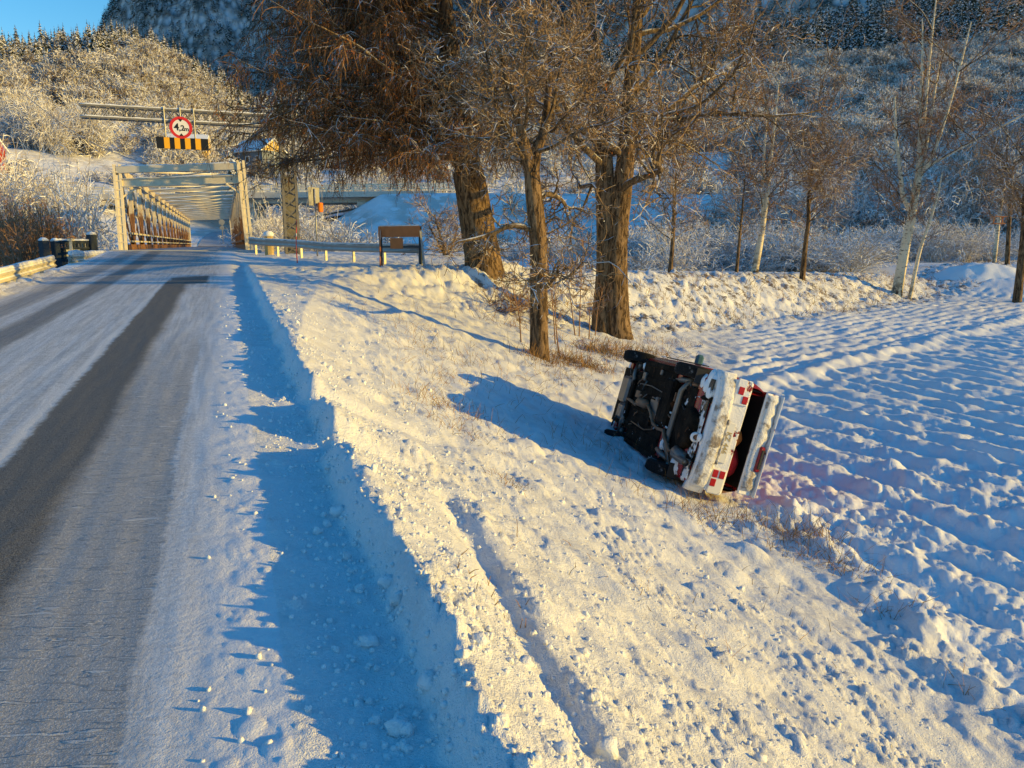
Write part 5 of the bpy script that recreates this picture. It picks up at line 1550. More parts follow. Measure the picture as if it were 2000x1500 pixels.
    rgc = random.Random(12)
    for k in range(26):
        x = rgc.uniform(-0.6, 0.6); y = rgc.uniform(-1.8, 1.7)
        mb = MB(); a = np.array([x, y, 0.175 - 0.03 * rgc.random()]); d = np.array([rgc.uniform(-0.2, 0.2), rgc.uniform(-0.25, 0.25), rgc.uniform(-0.03, 0.02)])
        mb.tube([a, a + d * 0.5 + (0, 0, -0.012), a + d], rgc.uniform(0.007, 0.016), 5); part('bracket' if k % 2 else 'hose', mb, ('steel_part', 'rust_pipe', 'black_trim', 'under_snowy')[k % 4], True)
    for k in range(12):
        x = rgc.uniform(-0.58, 0.58); y = rgc.uniform(-1.0, 1.6)
        mb = MB(); mb.box((x, y, 0.172), (rgc.uniform(0.05, 0.16), rgc.uniform(0.05, 0.2), rgc.uniform(0.02, 0.06)), bev=0.01); part('mounting', mb, ('under_dark', 'steel_part', 'rust_pipe')[k % 3])
    # tow eye, caked in snow
    mb = MB(); an = np.linspace(0, 6.283, 17); mb.tube(np.stack([0.12 + 0.05 * np.cos(an), -1.90 + 0 * an, 0.20 + 0.05 * np.sin(an)], 1), 0.02, 7); part('tow_eye', mb, 'bumper_snowy', True)
    mb = MB(); mb.box((0.12, -1.84, 0.225), (0.12, 0.16, 0.07), bev=0.02); part('tow_bracket', mb, 'rust_pipe')
    # lumps of packed snow on the underside
    rng = np.random.RandomState(5)
    def crust(pts, r, name='snow_crust'):
        mb = MB()
        for p in pts:
            k = r * (0.6 + 0.8 * rng.random()); rg = []
            for la in np.linspace(-1.35, 1.35, 6):
                rg.append([(p[0] + k * 1.3 * math.cos(la) * math.cos(a) * (0.8 + 0.4 * rng.random()), p[1] + k * math.cos(la) * math.sin(a) * (0.8 + 0.4 * rng.random()), p[2] + k * 0.7 * math.sin(la)) for a in np.linspace(0, 6.283, 10)[:-1]])
            mb.loft(rg)
        part(name, mb, 'soft_snow', True)
    crust([(0.62, -1.62, 0.24), (0.60, -1.50, 0.23), (0.58, -1.42, 0.24), (0.66, -1.74, 0.27)], 0.085)
    crust([(-0.56, -1.74, 0.24), (-0.64, -1.86, 0.28), (-0.48, -1.86, 0.25), (-0.60, -1.62, 0.24), (-0.66, -1.76, 0.28)], 0.10)
    crust([(0.34, -0.98, 0.17), (0.42, -0.92, 0.18), (0.40, -1.04, 0.18)], 0.06)
    crust([(-0.60, 0.92, 0.20), (-0.62, 1.0, 0.25)], 0.06)
    crust([(0.10, -1.98, 0.22), (0.16, -1.97, 0.27), (0.22, -1.98, 0.31)], 0.05)
    # bumpers
    def bumper(y0, sg, mat):
        rg = []
        for x in np.linspace(-0.81, 0.81, 15):
            yb = y0 + sg * (0.06 - 0.14 * abs(x / 0.81) ** 4)
            rg.append([(x, yb - sg * 0.13, 0.27), (x, yb - sg * 0.02, 0.255), (x, yb + sg * 0.035, 0.29), (x, yb + sg * 0.05, 0.38), (x, yb + sg * 0.045, 0.46), (x, yb + sg * 0.01, 0.50), (x, yb - sg * 0.12, 0.50)])
        mb = MB(); mb.loft(rg); return mb
    rb = part('rear_bumper', bumper(-1.97, -1, 'x'), 'bumper_snowy', True, label='rear bumper thickly caked in white snow')
    mb = MB(); rg = []
    for k, x in enumerate(np.linspace(-0.80, 0.74, 26)):
        h = 0.012 + 0.014 * math.sin(k * 1.9) + 0.010 * math.sin(k * 4.3) ; yb = -2.03 + 0.14 * abs(x / 0.81) ** 4
        rg.append([(x, yb - 0.015, 0.275), (x, yb - 0.05 - h, 0.30), (x, yb - 0.055 - h, 0.36), (x, yb - 0.045 - h * 0.6, 0.44), (x, yb - 0.05, 0.475), (x, yb + 0.02, 0.49), (x, yb + 0.03, 0.28)])
    mb.loft(rg); mb.build('snow_crust', M['car_snow'], rb, True)
    part('front_bumper', bumper(1.97, 1, 'x'), 'bumper_snowy', True)
    # rear panel with lamps and number plate
    mb = MB(); mb.box((0, -1.975, 0.60), (1.50, 0.05, 0.25), bev=0.012); rp = part('rear_panel', mb, 'car_red_snowy', label='red rear panel mostly plastered with snow')
    for sg in (-1, 1):
        mb = MB(); mb.box((0.60 * sg, -2.005, 0.60), (0.34, 0.035, 0.20), bev=0.012); tl = part('tail_light', mb, 'car_red_snowy' if sg < 0 else 'plate_snow')
        for dx, dz in (((-0.10, 0.045), (-0.10, -0.05), (0.02, -0.05)) if sg > 0 else ((0.09, 0.05), (-0.02, -0.03))):
            mb = MB(); mb.box((0.60 * sg + dx, -2.026, 0.60 + dz), (0.10, 0.012, 0.075), bev=0.02); mb.build('lens', M['tail_lens'], tl)
    mb = MB(); mb.box((0.08, -2.012, 0.575), (0.54, 0.02, 0.125), bev=0.006); pl = part('number_plate', mb, 'plate_snow')
    text_mesh('KZ 446', 0.095, (0.08, -2.024, 0.575), M['plate_ink'], car, 'plate_lettering', 0.004)
    mb = MB(); rg = []
    for k, x in enumerate(np.linspace(-0.22, 0.38, 14)):
        h = 0.02 + 0.012 * math.sin(k * 2.2); rg.append([(x, -2.0, 0.505), (x, -2.03 - h, 0.50), (x, -2.035 - h, 0.525), (x, -2.0, 0.54)])
    mb.loft(rg); mb.build('snow_crust', M['car_snow'], rp, True)
    # side walls of the boot and its lining
    mb = MB(); mb.box((0, -1.48, 0.515), (1.34, 0.94, 0.02)); part('boot_floor', mb, 'boot_lining')
    for sg in (-1, 1):
        mb = MB(); mb.box((0.665 * sg, -1.48, 0.70), (0.02, 0.92, 0.38)); part('boot_side', mb, 'boot_lining')
    mb = MB(); mb.box((0, -1.0, 0.74), (1.36, 0.03, 0.36)); part('boot_bulkhead', mb, 'boot_lining')
    # boot lid, ajar
    hinge = empty('boot_lid', (0, -1.0, 0.915)); hinge.parent = car; hinge.rotation_euler = (rad(-12.5), 0, 0)
    mb = MB(); rg = []
    for y, w, z in ((0.0, 0.68, 0.0), (-0.5, 0.69, 0.008), (-0.9, 0.69, 0.0), (-0.985, 0.68, -0.02)):
        rg.append([(-w, y, z - 0.03), (-w, y, z), (0, y, z + 0.02), (w, y, z), (w, y, z - 0.03)])
    mb.loft(rg); mb.build('lid_panel', M['car_red'], hinge, False)
    mb = MB(); mb.box((0, -0.48, -0.05), (1.30, 0.92, 0.035)); mb.build('lid_lining', M['boot_lining'], hinge)
    mb = MB(); mb.box((0, -0.955, -0.12), (1.30, 0.015, 0.17)); mb.build('lid_lining', M['boot_lining'], hinge)
    mb = MB(); mb.box((0, -0.985, -0.115), (1.37, 0.04, 0.20), bev=0.012); lf = mb.build('lid_flange', M['car_red_snowy'], hinge); lf['label'] = 'rear flange of the lid plastered with snow'
    mb = MB(); rg = []
    for k, x in enumerate(np.linspace(-0.66, 0.62, 24)):
        if -0.03 < x < 0.36: h = 0.004
        else: h = 0.028 + 0.014 * math.sin(k * 2.1)
        rg.append([(x, -0.99, -0.205), (x, -1.005 - h, -0.20), (x, -1.005 - h, -0.09), (x, -1.004 - h * 0.7, -0.02), (x, -0.99, -0.015)])
    mb.loft(rg); mb.build('snow_crust', M['car_snow'], hinge, True)
    mb = MB(); mb.box((0.18, -1.02, -0.05), (0.34, 0.05, 0.075), bev=0.015); mb.build('lid_moulding', M['car_red'], hinge)
    mb = MB(); mb.box((0.18, -1.048, -0.05), (0.26, 0.014, 0.04), bev=0.005); mb.build('lid_handle', M['black_trim'], hinge)
    mb = MB(); mb.box((0, -1.0, 0.012), (1.38, 0.13, 0.022), bev=0.008); mb.build('spoiler_lip', M['car_red_snowy'], hinge)
    for sg in (-1, 1):
        mb = MB(); mb.tube([(0.60 * sg, -1.35, 0.62), (0.62 * sg, -1.30, 0.96)], 0.012, 6); part('gas_strut', mb, 'black_trim', True)
    # cabin: glass hull, roof, pillars
    bz, tz = 0.915, 1.37
    base = [(-0.73, -1.02), (-0.73, 0.86), (0.73, 0.86), (0.73, -1.02)]; top = [(-0.56, -0.62), (-0.56, 0.18), (0.56, 0.18), (0.56, -0.62)]
    mb = MB(); V = [(x, y, bz) for x, y in base] + [(x, y, tz) for x, y in top]
    b0, t0 = np.array(V[:4], float), np.array(V[4:], float)
    def pane(i, j, name, m0=0.06):
        a, b_, c, d = b0[i], b0[j], t0[j], t0[i]
        q = lambda u, v: (a * (1 - u) + b_ * u) * (1 - v) + (d * (1 - u) + c * u) * v
        mb = MB(); P = [q(m0, 0.06), q(1 - m0, 0.06), q(1 - m0, 0.94), q(m0, 0.94)]; n = np.cross(P[1] - P[0], P[3] - P[0]); n /= np.linalg.norm(n)
        mb.add([p for p in P] + [p - n * 0.012 for p in P], [[0, 1, 2, 3], [7, 6, 5, 4], [0, 4, 5, 1], [1, 5, 6, 2], [2, 6, 7, 3], [3, 7, 4, 0]]); part(name, mb, 'car_glass')
    pane(1, 2, 'windscreen', 0.05); pane(3, 0, 'rear_window', 0.05)
    pane(0, 1, 'side_window'); pane(2, 3, 'side_window')
    for i in range(4):
        mb = MB(); mb.bar(b0[i], t0[i], 0.07, 0.07); part('pillar', mb, 'car_red')
    for sg in (-1, 1):
        mb = MB(); mb.bar((0.735 * sg, -0.10, bz), (0.565 * sg, -0.15, tz), 0.06, 0.03, (0, 1, 0)); part('pillar', mb, 'car_red')
    rg = []
    for y, w, z in ((-0.68, 0.55, 1.355), (-0.5, 0.585, 1.385), (0.05, 0.585, 1.385), (0.24, 0.55, 1.355)):
        rg.append([(-w, y, z - 0.04), (-w * 0.93, y, z), (0, y, z + 0.025), (w * 0.93, y, z), (w, y, z - 0.04)])
    mb = MB(); mb.loft(rg); part('roof', mb, 'car_red', True)
    # doors, handles, mirrors, trim
    for sg in (-1, 1):
        for y0, y1 in ((-0.08, 0.80), (-0.84, -0.12)):
            mb = MB(); rg = []
            for y in np.linspace(y0, y1, 5):
                w = wfac(y); rg.append([(sg * x * w, y, z) for x, z in ((0.796, 0.34), (0.822, 0.62), (0.808, 0.80), (0.757, 0.895), (0.745, 0.885), (0.78, 0.62), (0.77, 0.34))])
            mb.loft(rg); d = part('door', mb, 'car_red')
            mb = MB(); mb.box((sg * 0.822, y0 + 0.12, 0.74), (0.025, 0.17, 0.035), bev=0.008); mb.build('handle', M['black_trim'], d)
        mb = MB(); mb.box((sg * 0.832, 0.0, 0.52), (0.016, 1.72, 0.05), bev=0.005); part('side_moulding', mb, 'black_trim')
        mb = MB(); mb.tube([(sg * 0.74, 0.66, 0.93), (sg * 0.84, 0.64, 0.95)], 0.02, 6); mi = part('mirror', mb, 'black_trim')
        mb = MB(); mb.box((sg * 0.92, 0.62, 0.96), (0.19, 0.10, 0.13), bev=0.035); mb.build('mirror_housing', M['mirror_blue'], mi)
        mb = MB(); mb.box((sg * 0.58, 1.985, 0.60), (0.30, 0.05, 0.14), bev=0.02); part('headlight', mb, 'head_lens')
    mb = MB(); mb.box((0, 1.99, 0.60), (0.78, 0.03, 0.11), bev=0.01); part('grille', mb, 'black_trim')
    # wheels
    def wheel(x, y, z, steer, camber=0.0):
        sg = 1 if x > 0 else -1
        w = empty('wheel', (x, y, z)); w.parent = car; w.rotation_euler = (0, camber, steer)
        n = 40; prof = [(0.165, -0.075), (0.245, -0.088), (0.275, -0.08), (0.287, -0.055), (0.289, 0.0), (0.287, 0.055), (0.275, 0.08), (0.245, 0.088), (0.165, 0.075)]
        mb = MB(); mb.loft([[(xx, r * math.cos(a), r * math.sin(a)) for a in np.linspace(0, 2 * np.pi, n + 1)[:-1]] for r, xx in prof], cap=False)
        for k in range(n):
            for xx in (-0.05, -0.017, 0.017, 0.05):
                a = 2 * math.pi * (k + (0.5 if abs(xx) < 0.03 else 0)) / n
                ca, sa = math.cos(a), math.sin(a)
                mb.box((xx, 0.290 * ca, 0.290 * sa), (0.026, 0.030, 0.012), np.array([[1, 0, 0], [0, -sa, ca], [0, ca, sa]]).T)
        mb.build('tyre', M['tyre'], w)
        mb = MB(); mb.loft([[(xx, r * math.cos(a), r * math.sin(a)) for a in np.linspace(0, 2 * np.pi, 25)[:-1]] for r, xx in ((0.17, -0.07), (0.15, -0.02), (0.15, 0.03 * sg), (0.06, 0.045 * sg), (0.0, 0.05 * sg))], cap=False); mb.build('rim', M['steel_part'], w)
        mb = MB(); mb.loft([[(sg * xx, r * math.cos(a), r * math.sin(a)) for a in np.linspace(0, 2 * np.pi, 25)[:-1]] for r, xx in ((0.175, 0.07), (0.165, 0.085), (0.08, 0.085), (0.0, 0.09))], cap=False); mb.build('wheel_cover', M['galv'], w)
    wheel(-0.70, 1.22, 0.19, rad(-6)); wheel(0.70, 1.22, 0.23, rad(-6))
    wheel(-0.70, -1.20, 0.24, 0); wheel(0.70, -1.20, 0.22, 0)
    for sg in (-1, 1):
        mb = MB(); mb.box((0.66 * sg, -1.57, 0.20), (0.20, 0.012, 0.20)); part('mud_flap', mb, 'black_trim')
    # aerial flare: things lying in the boot
    def inside(name, fn, label, cat, mat):
        mb = fn(); o = mb.build(name, M[mat], None, True); o.matrix_world = Mt; tag(o, label, cat); return o
    def blob(c, r, seed):
        rg_ = np.random.RandomState(seed); mb = MB(); rr = []
        for la in np.linspace(-1.45, 1.45, 9):
            rr.append([(c[0] + r[0] * math.cos(la) * math.cos(a) * (0.85 + 0.3 * rg_.random()), c[1] + r[1] * math.cos(la) * math.sin(a) * (0.85 + 0.3 * rg_.random()), c[2] + r[2] * math.sin(la)) for a in np.linspace(0, 6.283, 15)[:-1]])
        mb.loft(rr); return mb
    inside('cloth_bag', lambda: blob((0.34, -1.74, 0.76), (0.22, 0.20, 0.17), 3), 'red cloth bag in the low end of the open boot', 'bag', 'red_cloth')
    inside('cloth_bundle', lambda: blob((0.0, -1.80, 0.74), (0.13, 0.13, 0.12), 4), 'orange cloth bundle in the middle of the open boot', 'bundle', 'orange_cloth')
build_car()

# ------------------------------------------------------------------ conifers, frosted shrubs, far woods
def spruce_material():
    t = NT('spruce'); w = t.world()
    g = t.mix(t.noise(w, 0.7, 3), (0.022, 0.036, 0.024), (0.060, 0.075, 0.045))
    k = t.math('MULTIPLY', t.step(0.15, 0.55, t.nz()), t.step(0.42, 0.54, t.noise(w, 0.8, 4)))
    M['spruce'] = t.out(t.mix(k, g, (0.80, 0.80, 0.81)), 0.9, 0, 0.1)
    t = NT('frost_mass'); w = t.world()
    b_ = t.mix(t.noise(w, 0.35, 4), (0.19, 0.165, 0.14), (0.48, 0.43, 0.38))
    k = t.math('MULTIPLY', t.step(-0.6, 0.3, t.nz()), t.step(0.26, 0.46, t.noise(w, 0.22, 5, 0.7)))
    M['frost_mass'] = t.out(t.mix(k, b_, (0.80, 0.79, 0.78)), 0.9, 0, 0.1)
    t = NT('grey_mass'); w = t.world()
    k = t.math('MULTIPLY', t.step(-0.1, 0.6, t.nz()), t.step(0.42, 0.60, t.noise(w, 0.22, 5, 0.7)))
    M['grey_mass'] = t.out(t.mix(k, t.mix(t.noise(w, 0.35, 4), (0.13, 0.10, 0.085), (0.33, 0.27, 0.225)), (0.78, 0.78, 0.78)), 0.9, 0, 0.1)
spruce_material()

def spruce_mesh(seed, layers=13, per=9, detail=2):
    rng = np.random.RandomState(seed); parts = []; V = []; Q = []; n = 0
    for l in range(layers):
        f = l / (layers - 1); z = 0.10 + 0.86 * f; R = (0.20 * (1 - f) ** 0.8 + 0.012) * (0.8 + 0.4 * rng.random())
        for k in range(max(4, int(per * (1 - 0.5 * f)))):
            a = rng.random() * 6.283; r = R * (0.65 + 0.6 * rng.random()); d = np.array([math.cos(a), math.sin(a)]); pr = np.array([-d[1], d[0]])
            w = r * 0.30; z0 = z + rng.normal() * 0.012; dr = r * (0.45 + 0.3 * rng.random())
            for off in ([-1, 0, 1] if detail > 1 else [0]):
                da = off * 0.38; dd = np.array([math.cos(a + da), math.sin(a + da)]); rr = r * (1 if off == 0 else 0.75); ww = w * (0.8 if off else 1)
                p0 = [0.02 * r * dd[0], 0.02 * r * dd[1], z0 + 0.01]
                p1 = [rr * 0.55 * dd[0], rr * 0.55 * dd[1], z0 - dr * 0.25]
                p2 = [rr * dd[0], rr * dd[1], z0 - dr]
                V += [p0, [p1[0] + pr[0] * ww * 0.6, p1[1] + pr[1] * ww * 0.6, p1[2] - ww * 0.35], p1, [p1[0] - pr[0] * ww * 0.6, p1[1] - pr[1] * ww * 0.6, p1[2] - ww * 0.35], p2]
                Q += [[n, n + 1, n + 2, n + 2], [n, n + 2, n + 3, n + 3], [n + 1, n + 4, n + 2, n + 2], [n + 2, n + 4, n + 3, n + 3]]; n += 5
    T = [q[:3] for q in Q]
    c = mesh_np('crown', np.array(V), tris=np.array(T), mats=[M['spruce']], smooth=False)
    v, q = tubes(np.array([[[0, 0, -0.06], [0, 0, 0.5], [0, 0, 1.0]]]), 0.016, 0.003, 5)
    return c, mesh_np('trunk', v, quads=q, mats=[M['oak_bark']])

SPR = [spruce_mesh(900 + k, 15 + k % 3, 11) for k in range(4)]
FARSPR = [spruce_mesh(950 + k, 9, 6, 1) for k in range(3)]

def spruce(loc, h, k, label, group=None, rz=0.0, far=False):
    e = empty('spruce_tree', loc, label, 'spruce tree', group, rz)
    e.scale = (h, h, h)
    c, t = (FARSPR if far else SPR)[k % 3]
    link(bpy.data.objects.new('crown', c), e); link(bpy.data.objects.new('trunk', t), e)
    return e

# snow-laden spruces by the houses
for px, D, h, lb in ((345, 215, 10, 'snow-laden spruce left of the small yellow house below the striped bar'), (392, 212, 11, 'snow-laden spruce right of the small yellow house below the striped bar'),
                     (462, 150, 14, 'tall snow-laden spruce just right of the bridge top'), (480, 158, 11, 'snow-laden spruce between the tall spruce and the grey-blue house'),
                     (238, 235, 8, 'small dark spruce on the snowy terrace left of the striped bar'), (160, 236, 7, 'small dark spruce at the left end of the snowy terrace'),
                     (592, 172, 8, 'snowy spruce between the lamp posts and the small red house'), (668, 170, 8, 'snowy spruce right of the small red house')):
    spruce(on_ground(px, D), h, int(px) % 4, lb, rz=px)

rngS = np.random.RandomState(404)
cnt = 0
def skyline(px0, px1, D0, D1, n, h0, h1, label, group):
    for k in range(n):
        px = px0 + (px1 - px0) * (k + rngS.random()) / n; D = D0 + (D1 - D0) * rngS.random() + 0.22 * min(px, 300)
        spruce(on_ground(px, D), h0 + (h1 - h0) * rngS.random(), rngS.randint(3), label, group, rngS.random() * 6, far=False)
skyline(-40, 300, 305, 412, 230, 11, 18, 'one of many snow-dusted spruces in the row along the skyline of the left hill', 'skyline spruces on the left hill')
skyline(285, 400, 330, 365, 22, 12, 19, 'one of the spruces in the dark clump on the shoulder of the left hill', 'spruce clump on the hill shoulder')
skyline(400, 620, 300, 410, 70, 13, 20, 'one of the frosted spruces in the stand between hill and larch', 'spruce stand below the far mountain')

# broad frosted tree for far slopes
def far_tree_mesh(seed, n1=36, n2=7, mat='frost_mass'):
    rng = np.random.RandomState(seed)
    a = rng.random(n1) * 6.283; el = 0.9 + rng.normal(size=n1) * 0.35
    d = np.stack([np.cos(a) * np.cos(el), np.sin(a) * np.cos(el), np.sin(el)], 1)
    S = np.stack([rng.normal(size=n1) * 0.05, rng.normal(size=n1) * 0.05, rng.random(n1) * 0.35], 1)
    P = grow(rng, S, d, 0.45 + 0.35 * rng.random(n1), 5, 0.16, droop=0.05)
    s, dd, i, f = spawn(rng, P, n2, 0.2, 1.0, 0.8); P2 = grow(rng, s, dd, 0.14 + 0.16 * rng.random(len(i)), 4, 0.2, droop=0.25)
    V, Q = merge([strips(P, 0.011, rng), strips(P2, 0.017, rng)])
    return mesh_np('far_tree', V, quads=Q, mats=[M[mat]], smooth=False)
FAR = [far_tree_mesh(700 + k) for k in range(5)] + [far_tree_mesh(710 + k, mat='grey_mass') for k in range(2)]

# arching frosted shrub for the middle distance
def shrub_mesh(seed, n1=60, n2=7, arch=0.28, mat='frost_twig', w=0.007):
    rng = np.random.RandomState(seed)
    a = rng.random(n1) * 6.283; el = 1.0 + rng.normal(size=n1) * 0.22
    d = np.stack([np.cos(a) * np.cos(el), np.sin(a) * np.cos(el), np.sin(el)], 1)
    S = np.stack([rng.normal(size=n1) * 0.10, rng.normal(size=n1) * 0.10, np.full(n1, -0.05)], 1)
    P = grow(rng, S, d, 0.9 + 0.5 * rng.random(n1), 9, 0.09, up=0.05, droop=arch)
    s, dd, i, f = spawn(rng, P, n2, 0.25, 1.0, 0.7); P2 = grow(rng, s, dd, 0.18 + 0.22 * rng.random(len(i)), 5, 0.15, droop=0.25)
    s, dd, i, f = spawn(rng, P2, 3, 0.2, 1.0, 0.7); P3 = grow(rng, s, dd, 0.08 + 0.08 * rng.random(len(i)), 3, 0.15, droop=0.3)
    st = mesh_np('stems', *tubes(P, w * 1.3, w * 0.6, 3), mats=[M[mat]], smooth=False) if False else None
    v, q = tubes(P, w * 1.3, w * 0.7, 3)
    st = mesh_np('stems', v, quads=q, mats=[M[mat]], smooth=False)
    v, q = merge([tubes(P2, w * 0.8, w * 0.6, 3), strips(P3, w * 0.8, rng)])
    tw = mesh_np('twigs', v, quads=q, mats=[M[mat]], smooth=False)
    return st, tw
SHR = [shrub_mesh(800 + k) for k in range(4)]
REDSHR = [shrub_mesh(820 + k, 46, 8, 0.06, 'red_twig', 0.006) for k in range(2)]
BIRCHY = [shrub_mesh(840 + k, 34, 11, 0.03, 'grey_twig', 0.006) for k in range(2)]

def shrub(loc, h, w, pair, label, group=None, rz=0.0, name='frosted_shrub', cat='shrub'):
    e = empty(name, loc, label, cat, group, rz); e.scale = (w, w, h)
    link(bpy.data.objects.new('stems', pair[0]), e); link(bpy.data.objects.new('twigs', pair[1]), e)
    return e

ORD = 'first second third fourth fifth sixth seventh eighth ninth tenth eleventh twelfth thirteenth fourteenth fifteenth sixteenth'.split()
rg = np.random.RandomState(55)
for k in range(90):
    px = 1215 + 790 * (k + rg.random()) / 90; D = 56 + 32 * rg.random() + 12 * (px > 1700)
    shrub(on_ground(px, D), 1.8 + 2.0 * rg.random(), 2.0 + 2.2 * rg.random(), SHR[rg.randint(4)], 'one of the frost-laden arching shrubs in the thicket behind the bank at right', 'frosted thicket behind the bank', rg.random() * 6)
for k in range(40):
    px = 1470 + 550 * (k + rg.random()) / 40; D = 85 + 40 * rg.random()
    shrub(on_ground(px, D), 6 + 5 * rg.random(), 4.5 + 3 * rg.random(), (BIRCHY + SHR)[rg.randint(6)], 'one of the tall grey bare trees standing in the wood behind the frosted thicket', 'tall bare trees behind the thicket', rg.random() * 6, 'bare_tree', 'tree')
for k in range(16):
    px = 840 + 380 * (k + rg.random()) / 16; D = 50 + 30 * rg.random()
    shrub(on_ground(px, D), 1.5 + 1.8 * rg.random(), 1.6 + 1.6 * rg.random(), SHR[rg.randint(4)], ORD[k] + ' from left of the low frosted shrubs on the flat behind larch and twin trunk', 'shrubs on the shaded flat', rg.random() * 6)
for k in range(14):
    px = 612 + 150 * (k + rg.random()) / 14; D = 41 + 14 * rg.random()
    shrub(on_ground(px, D), 3.0 + 1.6 * rg.random(), 2.0 + 1.2 * rg.random(), SHR[rg.randint(4)], ORD[k] + ' from left of the frosted bushes behind the right guardrail near the barrier board', 'bushes behind the right guardrail', rg.random() * 6)
for k in range(9):
    px = 490 + 130 * (k + rg.random()) / 9; D = 60 + 30 * rg.random()
    shrub(on_ground(px, D), 3.5 + 1.6 * rg.random(), 2.2 + 1.2 * rg.random(), SHR[rg.randint(4)], ORD[k] + ' from left of the shaded frosted bushes on the river bank right of the bridge', 'bushes on the river bank', rg.random() * 6)
for k in range(11):
    px = -30 + 150 * (k + rg.random()) / 11; D = 38 + 12 * rg.random()
    g_ = on_ground(px, D); g_.z = max(g_.z, -1.2)
    shrub(g_, 3.2 + 1.2 * rg.random(), 1.3 + 0.6 * rg.random(), REDSHR[rg.randint(2)], ORD[k] + ' from left of the reddish-brown upright bushes behind the left guardrail', 'brown bushes at the left edge', rg.random() * 6, 'bare_shrub')
for k in range(14):
    px = -40 + 200 * (k + rg.random()) / 14; D = 55 + 35 * rg.random()
    shrub(on_ground(px, D), 6.5 + 2 * rg.random(), 3.0 + 1.6 * rg.random(), SHR[rg.randint(4)], ORD[k] + ' from left of the tall frosted bushes behind the brown bushes at left', 'tall frosted bushes at left', rg.random() * 6)
for k in range(16):
    px = 55 + 170 * (k + rg.random()) / 16; D = 172 + 25 * rg.random()
    shrub(on_ground(px, D), 8 + 4 * rg.random(), 5.0 + 2 * rg.random(), SHR[rg.randint(4)], ORD[k] + ' from left of the drooping frosted trees behind the left overpass end', 'frosted trees behind the overpass end', rg.random() * 6, 'frosted_tree', 'tree')
for k in range(12):
    px = 560 + 260 * (k + rg.random()) / 12; D = 146 + 30 * rg.random()
    shrub(on_ground(px, D), 4 + 3 * rg.random(), 3.5 + 2 * rg.random(), SHR[rg.randint(4)], ORD[k] + ' from left of the pale frosted trees on the slope above the overpass', 'frosted trees above the overpass', rg.random() * 6, 'frosted_tree', 'tree')

def scatter_gn(name, pts, scl, rot, meshes, kind='stuff'):
    col = bpy.data.collections.new(name + '_source')
    for k, me in enumerate(meshes):
        col.objects.link(bpy.data.objects.new('%s_source_%02d' % (name, k), me))
    me = mesh_np(name, pts)
    a = me.attributes.new('scl', 'FLOAT_VECTOR', 'POINT'); a.data.foreach_set('vector', np.asarray(scl, np.float32).ravel())
    a = me.attributes.new('rot', 'FLOAT_VECTOR', 'POINT'); a.data.foreach_set('vector', np.asarray(rot, np.float32).ravel())
    a = me.attributes.new('pick', 'INT', 'POINT'); a.data.foreach_set('value', np.random.RandomState(3).randint(0, len(meshes), len(pts)).astype(np.int32))
    o = link(bpy.data.objects.new(name, me)); o['kind'] = kind
    ng = bpy.data.node_groups.new(name, 'GeometryNodeTree')
    ng.interface.new_socket('Geometry', in_out='INPUT', socket_type='NodeSocketGeometry'); ng.interface.new_socket('Geometry', in_out='OUTPUT', socket_type='NodeSocketGeometry')
    N = ng.nodes; i = N.new('NodeGroupInput'); ou = N.new('NodeGroupOutput'); iop = N.new('GeometryNodeInstanceOnPoints')
    ci = N.new('GeometryNodeCollectionInfo'); ci.inputs['Collection'].default_value = col; ci.inputs['Separate Children'].default_value = True; ci.inputs['Reset Children'].default_value = True
    def na(nm, ty):
        n = N.new('GeometryNodeInputNamedAttribute'); n.data_type = ty; n.inputs['Name'].default_value = nm; return n.outputs['Attribute']
    ng.links.new(i.outputs[0], iop.inputs['Points']); ng.links.new(ci.outputs[0], iop.inputs['Instance']); iop.inputs['Pick Instance'].default_value = True
    ng.links.new(na('pick', 'INT'), iop.inputs['Instance Index']); ng.links.new(na('rot', 'FLOAT_VECTOR'), iop.inputs['Rotation']); ng.links.new(na('scl', 'FLOAT_VECTOR'), iop.inputs['Scale'])
    ng.links.new(iop.outputs[0], ou.inputs[0])
    md = o.modifiers.new('scatter', 'NODES'); md.node_group = ng
    return o

